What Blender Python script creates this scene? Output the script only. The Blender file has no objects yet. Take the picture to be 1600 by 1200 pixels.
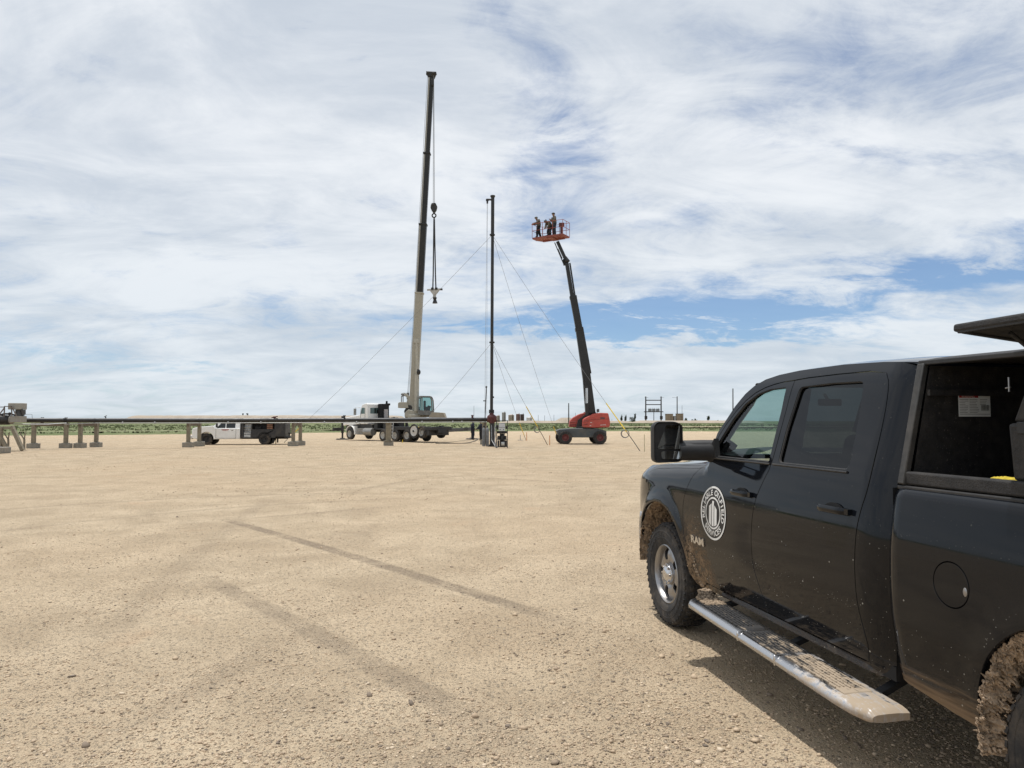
import bpy, bmesh, math, random
import numpy as np
from math import sin, cos, pi, radians, sqrt, atan2, exp
from mathutils import Vector, Matrix, noise
from mathutils.geometry import delaunay_2d_cdt
S = bpy.context.scene
COL = S.collection
# ---------------------------------------------------------------- camera
F = 1110.0; H = 1.773; HOR = 658.0
TH = math.atan((HOR-600)/F)
cd = bpy.data.cameras.new('camera'); cam = bpy.data.objects.new('camera', cd); COL.objects.link(cam)
cam.location = (0, 0, H); cam.rotation_euler = (pi/2+TH, 0, 0)
cd.sensor_width = 36; cd.lens = F/1600*36; cd.clip_end = 20000; cd.clip_start = .05
S.camera = cam
S.view_settings.view_transform = 'Standard'; S.view_settings.look = 'None'
S.view_settings.exposure = 0.0; S.view_settings.gamma = 1
# ---------------------------------------------------------------- sun and sky
SUN_DIR = Vector((-.15, .12, 1)).normalized(); SUN_EL = math.asin(SUN_DIR.z)
sl = bpy.data.lights.new('sun', 'SUN'); sl.energy = 3.75; sl.angle = radians(.7); sl.color = (1, .975, .935)
so = bpy.data.objects.new('sun', sl); COL.objects.link(so)
so.rotation_euler = SUN_DIR.to_track_quat('Z', 'Y').to_euler()

class NT:
    def __init__(s, tree): s.t = tree; s.n = tree.nodes; s.l = tree.links
    def add(s, typ, **k):
        n = s.n.new(typ)
        for a, b in k.items(): setattr(n, a, b)
        return n
    def put(s, sock, v):
        if v is None: return
        if isinstance(v, bpy.types.NodeSocket): s.l.new(v, sock)
        else: sock.default_value = v
    def math(s, op, a, b=None, c=None, clamp=False):
        n = s.add('ShaderNodeMath', operation=op); n.use_clamp = clamp
        s.put(n.inputs[0], a); s.put(n.inputs[1], b)
        if c is not None: s.put(n.inputs[2], c)
        return n.outputs[0]
    def vmath(s, op, a, b=None, out=0):
        n = s.add('ShaderNodeVectorMath', operation=op); s.put(n.inputs[0], a); s.put(n.inputs[1], b)
        return n.outputs[out]
    def mix(s, f, a, b):
        n = s.add('ShaderNodeMix', data_type='RGBA'); s.put(n.inputs[0], f)
        s.put(n.inputs[6], a if isinstance(a, bpy.types.NodeSocket) else (*a, 1)); s.put(n.inputs[7], b if isinstance(b, bpy.types.NodeSocket) else (*b, 1))
        return n.outputs[2]
    def ramp(s, v, lo, hi, a=0., b=1., kind='SMOOTHSTEP'):
        n = s.add('ShaderNodeMapRange', interpolation_type=kind); s.put(n.inputs[0], v)
        for i, q in enumerate((lo, hi, a, b)): s.put(n.inputs[i+1], q)
        return n.outputs[0]
    def noise(s, vec, scale, detail=4, rough=.5, dist=0., out=0, lac=2.):
        n = s.add('ShaderNodeTexNoise'); s.put(n.inputs['Vector'], vec); n.inputs['Scale'].default_value = scale
        n.inputs['Detail'].default_value = detail; n.inputs['Roughness'].default_value = rough
        n.inputs['Distortion'].default_value = dist; n.inputs['Lacunarity'].default_value = lac
        return n.outputs[out]
    def voro(s, vec, scale, out='Distance', feature='F1', rnd=1.):
        n = s.add('ShaderNodeTexVoronoi', feature=feature); s.put(n.inputs['Vector'], vec)
        n.inputs['Scale'].default_value = scale; n.inputs['Randomness'].default_value = rnd
        return n.outputs[out]
    def comb(s, x, y, z):
        n = s.add('ShaderNodeCombineXYZ')
        for i, q in enumerate((x, y, z)): s.put(n.inputs[i], q)
        return n.outputs[0]
    def sep(s, v):
        n = s.add('ShaderNodeSeparateXYZ'); s.put(n.inputs[0], v); return n.outputs

def px_dir(u, v):
    a = (v-600)/F
    return Vector(((u-800)/F, cos(TH)+a*sin(TH), sin(TH)-a*cos(TH)))
def azel(u, v):
    d = px_dir(u, v).normalized()
    return math.degrees(atan2(d.x, d.y)), math.degrees(math.asin(d.z))

w = bpy.data.worlds.new('World'); S.world = w; w.use_nodes = True
N = NT(w.node_tree); N.n.clear()
outw = N.add('ShaderNodeOutputWorld'); bg = N.add('ShaderNodeBackground'); N.l.new(bg.outputs[0], outw.inputs[0])
sky = N.add('ShaderNodeTexSky', sky_type='NISHITA'); sky.sun_disc = False
sky.sun_elevation = SUN_EL; sky.sun_rotation = atan2(SUN_DIR.x, SUN_DIR.y); sky.altitude = 900; sky.dust_density = .6; sky.ozone_density = 2.0
SKY_K = .082
bg.inputs['Strength'].default_value = SKY_K
tc = N.add('ShaderNodeTexCoord').outputs['Generated']
dx, dy, dz = N.sep(tc)
zz = N.math('ADD', N.math('MAXIMUM', dz, 0.0), .22)
px_ = N.math('DIVIDE', dx, zz); py_ = N.math('DIVIDE', dy, zz)
pl = N.comb(px_, py_, 0.)
# streaks run from lower left to upper right: rotate and stretch
mp = N.add('ShaderNodeMapping'); N.l.new(pl, mp.inputs['Vector']); mp.inputs['Rotation'].default_value = (0, 0, radians(-38)); mp.inputs['Scale'].default_value = (.85, 1.35, 1)
big = N.noise(mp.outputs[0], .55, 8, .56, .5)
wisp = N.noise(mp.outputs[0], 2.6, 9, .62, .9)
fine = N.noise(pl, 7.0, 9, .72, .9)
az = N.math('MULTIPLY', N.math('ARCTAN2', dx, dy), 180/pi)
el = N.math('MULTIPLY', N.math('ARCSINE', dz), 180/pi)
warp = N.math('MULTIPLY', N.math('SUBTRACT', N.noise(mp.outputs[0], 1.5, 6, .65), .5), 15.)
warp2 = N.math('MULTIPLY', N.math('SUBTRACT', N.noise(mp.outputs[0], 1.9, 6, .65, out=0), .5), 7.)
holes = None
# (u, v, az radius, el radius, amount): clear patches (+) and thick cloud (-)
for (u, v, ra, re, k) in [(850, 195, 3.5, 4.5, .19), (770, 25, 5, 3, .08), (780, 335, 6, 3.5, .14), (940, 215, 4, 2, .14), (870, 265, 5, 2, .06),
                          (1090, 497, 12, 1.2, .32), (930, 505, 10, 1.0, .26), (1330, 440, 15, 1.5, .21), (1560, 405, 9, 2.0, .20), (1400, 260, 8, 3, .13),
                          (1330, 110, 6, 3, .06), (1240, 210, 6, 2.5, .07), (1060, 350, 8, 2, .08), (1460, 60, 6, 3, .03), (1250, 515, 12, .7, .14), (330, 573, 8, .6, .14), (160, 577, 6, .6, .10), (60, 552, 5, .5, .10), (700, 512, 8, .6, .10), (450, 500, 20, 1.2, .05),
                          (1000, 150, 6, 12, -.10), (1220, 330, 13, 4, -.10), (560, 60, 12, 9, -.16), (250, 200, 25, 14, -.16), (500, 430, 12, 7, -.04), (1500, 330, 7, 3, -.08), (1100, 560, 20, 1.5, -.10)]:
    a0, e0 = azel(u, v)
    qa = N.math('DIVIDE', N.math('SUBTRACT', N.math('ADD', az, warp), a0), ra)
    qe = N.math('DIVIDE', N.math('SUBTRACT', N.math('ADD', el, warp2), e0), re)
    g = N.math('EXPONENT', N.math('MULTIPLY', N.math('ADD', N.math('MULTIPLY', qa, qa), N.math('MULTIPLY', qe, qe)), -1.))
    g = N.math('MULTIPLY', g, k)
    holes = g if holes is None else N.math('ADD', holes, g)
cov = N.math('ADD', N.math('MULTIPLY', big, .50), N.math('MULTIPLY', wisp, .52))
cov = N.math('ADD', cov, N.math('MULTIPLY', fine, .30))
brk = N.ramp(N.noise(mp.outputs[0], 3.4, 8, .66, .6), .36, .62, .15, 1.35)
cov = N.math('SUBTRACT', cov, N.math('MULTIPLY', holes, brk))
mask = N.ramp(cov, .33, .70, .12, .97)
# thickness variation inside the cloud sheet
th = N.noise(mp.outputs[0], 1.1, 8, .60, .8)
shade = N.ramp(N.math('ADD', th, N.math('MULTIPLY', N.math('SUBTRACT', wisp, .5), .7)), .26, .72)
white = N.mix(shade, (.60, .66, .74), (.90, .93, .965))
low = N.ramp(el, 0., 22., 1., 0.)
white = N.mix(N.math('MULTIPLY', low, .40), white, (.60, .70, .775))
horz = N.ramp(el, -1., 7., 1., 0., 'SMOOTHERSTEP')
mask = N.math('MAXIMUM', mask, N.math('MULTIPLY', horz, .86))
wk = N.vmath('SCALE', white, None); wk.node.inputs['Scale'].default_value = 1.0/SKY_K
skyc = N.vmath('MULTIPLY', sky.outputs[0], (.98, 1.18, 1.37))
final = N.mix(mask, skyc, wk)
# under the horizon the ground hides the dome; keep it earth coloured for reflections
N.l.new(final, bg.inputs['Color'])

# ---------------------------------------------------------------- helpers
def W(u, v, d):
    "world point that lies on the plane y = d and is seen at photograph pixel (u, v)"
    r = px_dir(u, v); t = d/r.y
    return Vector((r.x*t, d, H+r.z*t))
def G(u, v):
    r = px_dir(u, v); t = -H/r.z
    return Vector((r.x*t, r.y*t, 0))
def tag(o, label=None, cat=None, group=None, kind=None):
    if label: o['label'] = label
    if cat: o['category'] = cat
    if group: o['group'] = group
    if kind: o['kind'] = kind
    return o
def empty(name, loc=(0, 0, 0), rz=0, label=None, cat=None, group=None):
    o = bpy.data.objects.new(name, None); COL.objects.link(o); o.location = loc; o.rotation_euler = (0, 0, rz)
    o.empty_display_size = .2
    return tag(o, label, cat, group)
def copy_tree(o, parent=None):
    c = o.copy(); COL.objects.link(c); c.parent = parent
    for ch in [x for x in COL.objects if x.parent == o]: copy_tree(ch, c)
    return c

class MB:
    def __init__(s, M=None): s.v = []; s.f = []; s.m = []; s.M = M
    def add(s, vs, fs, m=0):
        b = len(s.v)
        for p in vs:
            p = Vector(p)
            if s.M is not None: p = s.M @ p
            s.v.append(p)
        for f in fs: s.f.append([b+i for i in f]); s.m.append(m)
    def box(s, c, d, m=0, R=None, taper=1.):
        hx, hy, hz = d[0]/2, d[1]/2, d[2]/2; vs = []
        for z in (-hz, hz):
            k = taper if z > 0 else 1.
            for x, y in ((-hx, -hy), (hx, -hy), (hx, hy), (-hx, hy)):
                p = Vector((x*k, y*k, z)); p = R @ p if R is not None else p
                vs.append(p+Vector(c))
        s.add(vs, [(3, 2, 1, 0), (4, 5, 6, 7), (0, 1, 5, 4), (1, 2, 6, 5), (2, 3, 7, 6), (3, 0, 4, 7)], m)
    def b2(s, x0, x1, y0, y1, z0, z1, m=0): s.box(((x0+x1)/2, (y0+y1)/2, (z0+z1)/2), (abs(x1-x0), abs(y1-y0), abs(z1-z0)), m)
    def frame(s, p, q, up=(0, 0, 1)):
        p = Vector(p); q = Vector(q); a = (q-p); L = a.length; a.normalize()
        u = Vector(up)
        if abs(a.dot(u)) > .98: u = Vector((0, 1, 0)) if abs(a.y) < .9 else Vector((1, 0, 0))
        b = u.cross(a).normalized(); c = a.cross(b)
        return p, q, a, b, c, L
    def bar(s, p, q, w, h, m=0, up=(0, 0, 1), w2=None, h2=None):
        p, q, a, b, c, L = s.frame(p, q, up); w2 = w if w2 is None else w2; h2 = h if h2 is None else h2; vs = []
        for o, ww, hh in ((p, w, h), (q, w2, h2)):
            for i, j in ((-1, -1), (1, -1), (1, 1), (-1, 1)): vs.append(o+b*(i*ww/2)+c*(j*hh/2))
        s.add(vs, [(3, 2, 1, 0), (4, 5, 6, 7), (0, 1, 5, 4), (1, 2, 6, 5), (2, 3, 7, 6), (3, 0, 4, 7)], m)
    def tube(s, p, q, r, r2=None, n=12, m=0, cap=True):
        p, q, a, b, c, L = s.frame(p, q); r2 = r if r2 is None else r2; vs = []
        for o, rr in ((p, r), (q, r2)):
            for i in range(n):
                t = 2*pi*i/n; vs.append(o+b*(rr*cos(t))+c*(rr*sin(t)))
        fs = [(i, (i+1) % n, n+(i+1) % n, n+i) for i in range(n)]
        if cap: fs += [tuple(range(n-1, -1, -1)), tuple(range(n, 2*n))]
        s.add(vs, fs, m)
    def path(s, pts, r, n=8, m=0):
        pts = [Vector(p) for p in pts]; vs = []; K = len(pts)
        rr = r if isinstance(r, (list, tuple)) else [r]*K
        pb = None
        for k in range(K):
            a = (pts[min(k+1, K-1)]-pts[max(k-1, 0)]).normalized()
            if pb is None:
                u = Vector((0, 0, 1)) if abs(a.z) < .95 else Vector((1, 0, 0)); b = u.cross(a).normalized()
            else: b = (pb-a*pb.dot(a)).normalized()
            pb = b; c = a.cross(b)
            for i in range(n):
                t = 2*pi*i/n; vs.append(pts[k]+b*(rr[k]*cos(t))+c*(rr[k]*sin(t)))
        fs = [(k*n+i, k*n+(i+1) % n, (k+1)*n+(i+1) % n, (k+1)*n+i) for k in range(K-1) for i in range(n)]
        fs += [tuple(range(n-1, -1, -1)), tuple(range((K-1)*n, K*n))]
        s.add(vs, fs, m)
    def lathe(s, prof, o, axis, n=32, m=0, mf=None):
        "prof: (radius, distance along axis)"
        o = Vector(o); q = o+Vector(axis); p, q, a, b, c, L = s.frame(o, q); vs = []; K = len(prof)
        for r, t in prof:
            for i in range(n):
                w_ = 2*pi*i/n; vs.append(o+a*t+b*(r*cos(w_))+c*(r*sin(w_)))
        for k in range(K-1):
            s.add([], [])
        base = len(s.v); s.add(vs, [])
        for k in range(K-1):
            for i in range(n):
                s.f.append([base+k*n+i, base+k*n+(i+1) % n, base+(k+1)*n+(i+1) % n, base+(k+1)*n+i]); s.m.append(mf[k] if mf else m)
        if prof[0][0] > 1e-4 and False: pass
    def prism(s, poly, y0, y1, m=0, fn=None):
        "poly in (x, z), extruded along y"
        n = len(poly); fn = fn or (lambda x, y, z: (x, y, z))
        vs = [fn(x, y0, z) for x, z in poly]+[fn(x, y1, z) for x, z in poly]
        s.add(vs, [tuple(range(n)), tuple(range(2*n-1, n-1, -1))]+[(i, i+n, (i+1) % n+n, (i+1) % n) for i in range(n)], m)
    def sphere(s, c, r, n=12, k=8, m=0, sc=(1, 1, 1)):
        vs = []; c = Vector(c)
        for j in range(k+1):
            ph = pi*j/k
            for i in range(n):
                t = 2*pi*i/n; vs.append(c+Vector((r*sc[0]*sin(ph)*cos(t), r*sc[1]*sin(ph)*sin(t), r*sc[2]*cos(ph))))
        s.add(vs, [(j*n+i, (j+1)*n+i, (j+1)*n+(i+1) % n, j*n+(i+1) % n) for j in range(k) for i in range(n)], m)
    def torus(s, c, axis, R, r, n=24, k=6, m=0):
        c = Vector(c); p, q, a, b, cc, L = s.frame(c, c+Vector(axis))
        pts = [c+b*(R*cos(2*pi*i/n))+cc*(R*sin(2*pi*i/n)) for i in range(n)]; vs = []
        for i in range(n):
            rad = (pts[i]-c).normalized()
            for j in range(k):
                t = 2*pi*j/k; vs.append(pts[i]+rad*(r*cos(t))+a*(r*sin(t)))
        s.add(vs, [(i*k+j, i*k+(j+1) % k, ((i+1) % n)*k+(j+1) % k, ((i+1) % n)*k+j) for i in range(n) for j in range(k)], m)
    def grid(s, fn, nu, nv, m=0, flip=False):
        vs = [fn(i/nu, j/nv) for j in range(nv+1) for i in range(nu+1)]
        fs = [(j*(nu+1)+i, j*(nu+1)+i+1, (j+1)*(nu+1)+i+1, (j+1)*(nu+1)+i) for j in range(nv) for i in range(nu)]
        if flip: fs = [f[::-1] for f in fs]
        s.add(vs, fs, m)
    def build(s, name, mats, parent=None, smooth=35, bevel=0, seg=2, fixn=True, loc=None):
        me = bpy.data.meshes.new(name); me.from_pydata(s.v, [], s.f)
        if not isinstance(mats, (list, tuple)): mats = [mats]
        for q in mats: me.materials.append(q)
        me.polygons.foreach_set('material_index', s.m)
        me.validate(); me.update()
        if fixn:
            bm = bmesh.new(); bm.from_mesh(me); bmesh.ops.remove_doubles(bm, verts=bm.verts, dist=1e-5)
            bmesh.ops.recalc_face_normals(bm, faces=bm.faces); bm.to_mesh(me); bm.free()
        if smooth:
            me.polygons.foreach_set('use_smooth', [True]*len(me.polygons)); me.set_sharp_from_angle(angle=radians(smooth))
        o = bpy.data.objects.new(name, me); COL.objects.link(o); o.parent = parent
        if bevel:
            b = o.modifiers.new('bevel', 'BEVEL'); b.width = bevel; b.segments = seg; b.limit_method = 'ANGLE'; b.angle_limit = radians(40)
            b.harden_normals = False
        return o

MATS = {}
def mat(name, col, rough=.6, metal=0., var=.0, vscale=4., bump=0., bscale=30., coat=0., dirt=0., dcol=(.30, .22, .14), dscale=2., spec=.5, dz=None):
    "procedural principled material: colour variation, fine bump and dusty wear"
    if name in MATS: return MATS[name]
    m = bpy.data.materials.new(name); m.use_nodes = True; t = NT(m.node_tree); b = t.n['Principled BSDF']
    b.inputs['Roughness'].default_value = rough; b.inputs['Metallic'].default_value = metal
    b.inputs['Coat Weight'].default_value = coat; b.inputs['Coat Roughness'].default_value = .06; b.inputs['Specular IOR Level'].default_value = spec
    oc = t.add('ShaderNodeTexCoord').outputs['Object']
    c = None
    if var:
        n1 = t.noise(oc, vscale, 6, .6)
        c = t.mix(t.ramp(n1, .3, .7), tuple(max(0, q*(1-var)) for q in col), tuple(min(1, q*(1+var)) for q in col))
    if dirt:
        n2 = t.noise(oc, dscale, 8, .68, .3)
        dm = t.math('MULTIPLY', t.ramp(n2, .42, .72), dirt)
        if dz:
            zz_ = t.sep(oc)[2]
            dm = t.math('MAXIMUM', dm, t.math('MULTIPLY', t.ramp(t.math('ADD', zz_, t.math('MULTIPLY', n2, .3)), dz[1], dz[0]), .8))
        c = t.mix(dm, c if c is not None else col, dcol)
        r_ = t.ramp(dm, 0, 1, rough, .9, 'LINEAR'); t.l.new(r_, b.inputs['Roughness'])
    if c is None: b.inputs['Base Color'].default_value = (*col, 1)
    else: t.l.new(c, b.inputs['Base Color'])
    if bump:
        bn = t.add('ShaderNodeBump'); bn.inputs['Strength'].default_value = bump; bn.inputs['Distance'].default_value = .01
        t.l.new(t.noise(oc, bscale, 5, .6), bn.inputs['Height']); t.l.new(bn.outputs[0], b.inputs['Normal'])
    MATS[name] = m; return m
def glass(name, tint, refl=1.0):
    m = bpy.data.materials.new(name); m.use_nodes = True; t = NT(m.node_tree); t.n.clear()
    o = t.add('ShaderNodeOutputMaterial'); tr = t.add('ShaderNodeBsdfTransparent'); tr.inputs[0].default_value = (*tint, 1)
    gl = t.add('ShaderNodeBsdfGlossy'); gl.inputs['Roughness'].default_value = .015; gl.inputs['Color'].default_value = (.95, .97, 1, 1)
    lw_ = t.add('ShaderNodeLayerWeight'); lw_.inputs[0].default_value = .5
    fr = t.math('ADD', t.math('MULTIPLY', t.math('POWER', lw_.outputs['Facing'], 5.), .9), .045)
    mx = t.add('ShaderNodeMixShader'); t.l.new(t.math('MULTIPLY', fr, refl, clamp=True), mx.inputs[0])
    t.l.new(tr.outputs[0], mx.inputs[1]); t.l.new(gl.outputs[0], mx.inputs[2]); t.l.new(mx.outputs[0], o.inputs[0])
    MATS[name] = m; return m
def text_mesh(body, size=1., ext=0., bold=0., font=None):
    "flat outline mesh of a text, centred, as (verts, faces)"
    cu = bpy.data.curves.new('lettering', 'FONT'); cu.body = body; cu.size = size; cu.offset = bold; cu.extrude = ext; cu.align_x = 'CENTER'; cu.align_y = 'CENTER'
    cu.resolution_u = 6
    ob = bpy.data.objects.new('lettering', cu); COL.objects.link(ob)
    bpy.context.view_layer.update()
    me = bpy.data.meshes.new_from_object(ob.evaluated_get(bpy.context.evaluated_depsgraph_get()))
    vs = [tuple(v.co) for v in me.vertices]; fs = [tuple(p.vertices) for p in me.polygons]
    bpy.data.objects.remove(ob); bpy.data.meshes.remove(me); bpy.data.curves.remove(cu)
    return vs, fs

# ---------------------------------------------------------------- ground
def ground_material():
    m = bpy.data.materials.new('caliche_gravel'); m.use_nodes = True; t = NT(m.node_tree); b = t.n['Principled BSDF']
    P = t.add('ShaderNodeNewGeometry').outputs['Position']
    n0 = t.noise(P, .12, 5, .55, .3); n1 = t.noise(P, .9, 7, .62, .4); n2 = t.noise(P, 14, 6, .65); n3 = t.noise(P, 75, 4, .6)
    c = t.mix(t.ramp(n1, .28, .74), (.445, .348, .236), (.635, .510, .355))
    c = t.mix(t.math('MULTIPLY', t.ramp(n0, .38, .68), .5), c, (.56, .42, .275))
    c = t.mix(t.math('MULTIPLY', t.ramp(n2, .52, .78), .55), c, (.33, .24, .155))
    c = t.mix(t.math('MULTIPLY', t.ramp(n3, .25, .55, 1, 0), .40), c, (.34, .255, .17))
    # pale and dark stones pressed into the surface
    vc = t.voro(P, 34, 'Color'); vd = t.voro(P, 34)
    sx = t.sep(vc)
    st = t.math('MULTIPLY', t.ramp(vd, .26, .40, 1, 0), t.ramp(sx[0], .55, .62))
    c = t.mix(t.math('MULTIPLY', st, .7), c, t.mix(sx[1], (.62, .52, .39), (.20, .155, .115)))
    v2 = t.voro(P, 95); c2 = t.sep(t.voro(P, 95, 'Color'))
    s2 = t.math('MULTIPLY', t.ramp(v2, .32, .45, 1, 0), t.ramp(c2[0], .45, .55))
    c = t.mix(t.math('MULTIPLY', s2, .6), c, t.mix(c2[1], (.66, .56, .42), (.17, .13, .10)))
    # reddish clay patches
    c = t.mix(t.math('MULTIPLY', t.ramp(t.noise(P, .55, 5, .6, .5), .60, .74), .35), c, (.50, .325, .20))
    trk = None
    for (A, B, wd, k, *bw) in [(G(-40, 800), G(560, 770), .13, .32, .10), (G(-40, 835), G(640, 778), .13, .28, .10), (G(420, 1000), G(80, 1190), .14, .30, .05), (G(760, 745), G(1010, 735), .14, .30, .02), (G(350, 812), G(900, 978), .125, .80), (G(322, 905), G(900, 1218), .14, .58), (G(540, 718), G(930, 738), .10, .30), (G(600, 738), G(1130, 768), .12, .28), (G(560, 765), G(700, 740), .14, .25), (G(600, 792), G(330, 815), .12, .25),
                         (G(870, 1100), G(300, 1350), .15, .3), (G(160, 1000), G(420, 780), .2, .22)]:
        D = (B-A); L = D.length; D.normalize(); nr = Vector((-D.y, D.x, 0))
        rel = t.vmath('SUBTRACT', P, tuple(A))
        al = t.vmath('DOT_PRODUCT', rel, tuple(D), out=1); ac = t.vmath('DOT_PRODUCT', rel, tuple(nr), out=1)
        wob = t.math('MULTIPLY', t.math('SUBTRACT', n2, .5), .10)
        bow = t.math('MULTIPLY', t.math('SINE', t.math('MULTIPLY', al, pi/L)), (bw[0] if bw else .008)*L)
        ac = t.math('ABSOLUTE', t.math('SUBTRACT', t.math('ADD', ac, wob), bow))
        e = t.math('MULTIPLY', t.ramp(ac, wd*.45, wd*1.1, 1, 0), t.math('MULTIPLY', t.ramp(al, -.3, .6), t.ramp(al, L-1.2, L+.4, 1, 0)))
        e = t.math('MULTIPLY', e, t.math('MULTIPLY', k, t.ramp(t.noise(P, 1.3, 6, .75), .34, .56, .35, 1.)))
        trk = e if trk is None else t.math('MAXIMUM', trk, e)
    c = t.mix(trk, c, (.275, .215, .155))
    c = t.mix(t.math('MULTIPLY', t.ramp(t.noise(P, .28, 6, .7, 1.2), .50, .72), .28), c, (.34, .265, .185))
    dist = t.vmath('LENGTH', P, None, out=1)
    t.l.new(c, b.inputs['Base Color']); b.inputs['Roughness'].default_value = .95; b.inputs['Specular IOR Level'].default_value = .15
    hgt = t.math('ADD', t.math('MULTIPLY', n2, .55), t.math('MULTIPLY', n3, .35))
    hgt = t.math('ADD', hgt, t.math('MULTIPLY', t.math('ADD', st, s2), .30))
    hgt = t.math('SUBTRACT', hgt, t.math('MULTIPLY', trk, .5))
    hgt = t.math('ADD', hgt, t.math('MULTIPLY', n1, 1.2))
    bn = t.add('ShaderNodeBump'); bn.inputs['Strength'].default_value = 1.; bn.inputs['Distance'].default_value = .06
    t.l.new(hgt, bn.inputs['Height']); t.l.new(bn.outputs[0], b.inputs['Normal'])
    return m
MG = ground_material()
def earth_mat(name, cols, scale, bump=.6):
    m = bpy.data.materials.new(name); m.use_nodes = True; t = NT(m.node_tree); b = t.n['Principled BSDF']
    P = t.add('ShaderNodeNewGeometry').outputs['Position']
    mp_ = t.add('ShaderNodeMapping'); t.l.new(P, mp_.inputs[0]); mp_.inputs['Scale'].default_value = (1, .35, 1)
    a = t.noise(mp_.outputs[0], scale, 8, .65, .4); c_ = t.noise(mp_.outputs[0], scale*9, 6, .7); d_ = t.noise(mp_.outputs[0], scale*.2, 4, .6)
    c = t.mix(t.ramp(a, .35, .65), cols[0], cols[1]); c = t.mix(t.math('MULTIPLY', t.ramp(c_, .48, .62), .55), c, cols[2])
    c = t.mix(t.math('MULTIPLY', t.ramp(d_, .42, .62), .5), c, cols[3])
    t.l.new(c, b.inputs['Base Color']); b.inputs['Roughness'].default_value = 1; b.inputs['Specular IOR Level'].default_value = .1
    bn = t.add('ShaderNodeBump'); bn.inputs['Strength'].default_value = bump; bn.inputs['Distance'].default_value = .3
    t.l.new(c_, bn.inputs['Height']); t.l.new(bn.outputs[0], b.inputs['Normal'])
    return m
M_grass = earth_mat('pasture', [(.105, .135, .06), (.165, .180, .09), (.25, .225, .135), (.125, .15, .07)], .09)
M_pile = earth_mat('spoil_earth', [(.33, .28, .225), (.41, .35, .28), (.27, .23, .18), (.37, .31, .24)], .25)
M_weed0 = earth_mat('dry_strip', [(.33, .30, .20), (.22, .23, .13), (.38, .33, .23), (.26, .25, .15)], .6)
M_road = earth_mat('dirt_track', [(.42, .34, .23), (.50, .41, .29), (.30, .26, .16), (.44, .36, .25)], .2)

def sheet(name, x0, x1, ys, zf, m, kind='structure', nx=60):
    mb = MB(); ny = len(ys)-1
    mb.grid(lambda a, b_: (x0+(x1-x0)*a, ys[round(b_*ny)], zf(x0+(x1-x0)*a, ys[round(b_*ny)])), nx, ny, 0)
    o = mb.build(name, m, None, 60); tag(o, kind=kind); return o
# the gravel yard: one sheet, a touch uneven far away
def yard_edge(x): return float(np.interp(x, [-130, -59, -27, 3, 27, 60, 130], [72, 87, 110, 126, 124, 119, 110]))+1.6*noise.noise(Vector((x*.06, 3, 0)))
def fieldz(o): return min(1.40, .0050*max(0, o))
mb = MB()
ysn = [-30, -8, -2, 0, 1.5, 3, 5, 7, 10, 14, 20, 28, 38, 50, 64, 92]
def gz(x, y):
    return 0.0 if y < 12 else .035*min(1, (y-12)/10)*noise.noise(Vector((x*.12, y*.12, 1.7)))
mb.grid(lambda a, b_: ((lambda x, k: (x, ysn[k] if k < 15 else yard_edge(x), gz(x, ysn[k] if k < 15 else 92)))(-130+260*a, round(b_*15))), 130, 15)
tag(mb.build('gravel_yard', MG, None, 60), kind='structure')
# bank of loose soil pushed up round the yard, then pasture to the horizon
mb = MB()
def pasture(a, b_):
    x = -9000+18000*a if False else 0
    return (0, 0, 0)
xs = sorted(set([-9000, -5000, -3000, -1800, -1000, -600, -400, -260, -180]+list(range(-130, 131, 2))+[180, 260, 400, 600, 1000, 1800, 3000, 5000, 9000]))
offs = [-.25, .6, 1.6, 3, 5, 8, 14, 22, 32, 46, 65, 95, 150, 260, 500, 1000, 2500, 6000, 12000]
def pz(x, o):
    base = {0: -.02, 1: .10, 2: .20, 3: .16}.get(offs.index(o), .05)
    rise = fieldz(o)
    return base+rise+(.10*noise.noise(Vector((x*.35, o*.4, 5))) if 0 < offs.index(o) < 12 else 0)
vs = [(x, yard_edge(max(-130, min(130, x)))+o, pz(x, o)) for o in offs for x in xs]; nx = len(xs)
mb.add(vs, [(j*nx+i, j*nx+i+1, (j+1)*nx+i+1, (j+1)*nx+i) for j in range(len(offs)-1) for i in range(nx-1)])
tag(mb.build('grass_field', M_grass, None, 80), kind='structure')
# side and rear continuation so other views do not fall off the yard
mb = MB()
for (x0, x1, y0, y1) in [(-9000, -130, -3000, 90), (130, 9000, -3000, 120), (-130, 130, -3000, -30)]:
    mb.add([(x0, y0, -.02), (x1, y0, -.02), (x1, y1, -.02), (x0, y1, -.02)], [(0, 1, 2, 3)])
tag(mb.build('outer_field', M_grass, None, 0), kind='structure')
# pale dirt track crossing the pasture on the right, pale strip on the left
def strip(name, pts, wd, m, z0):
    mb = MB(); n = len(pts); vs = []
    for i, (x, y) in enumerate(pts):
        for s_ in (-1, 1): vs.append((x, y+s_*wd[i]/2, z0[i]))
    mb.add(vs, [(2*i, 2*i+2, 2*i+3, 2*i+1) for i in range(n-1)])
    o = mb.build(name, m, None, 0); return tag(o, kind='structure')
strip('dirt_road', [(x, 158+.06*x+2*sin(x*.03)) for x in range(15, 400, 12)], [13+.02*x for x in range(15, 400, 12)], M_road, [.50]*33)
strip('farm_track', [(x, yard_edge(x)+7+1.2*sin(x*.05)) for x in range(-128, -12, 6)], [5+3*sin(x*.21) for x in range(-128, -12, 6)], M_weed0, [.42]*20)
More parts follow.
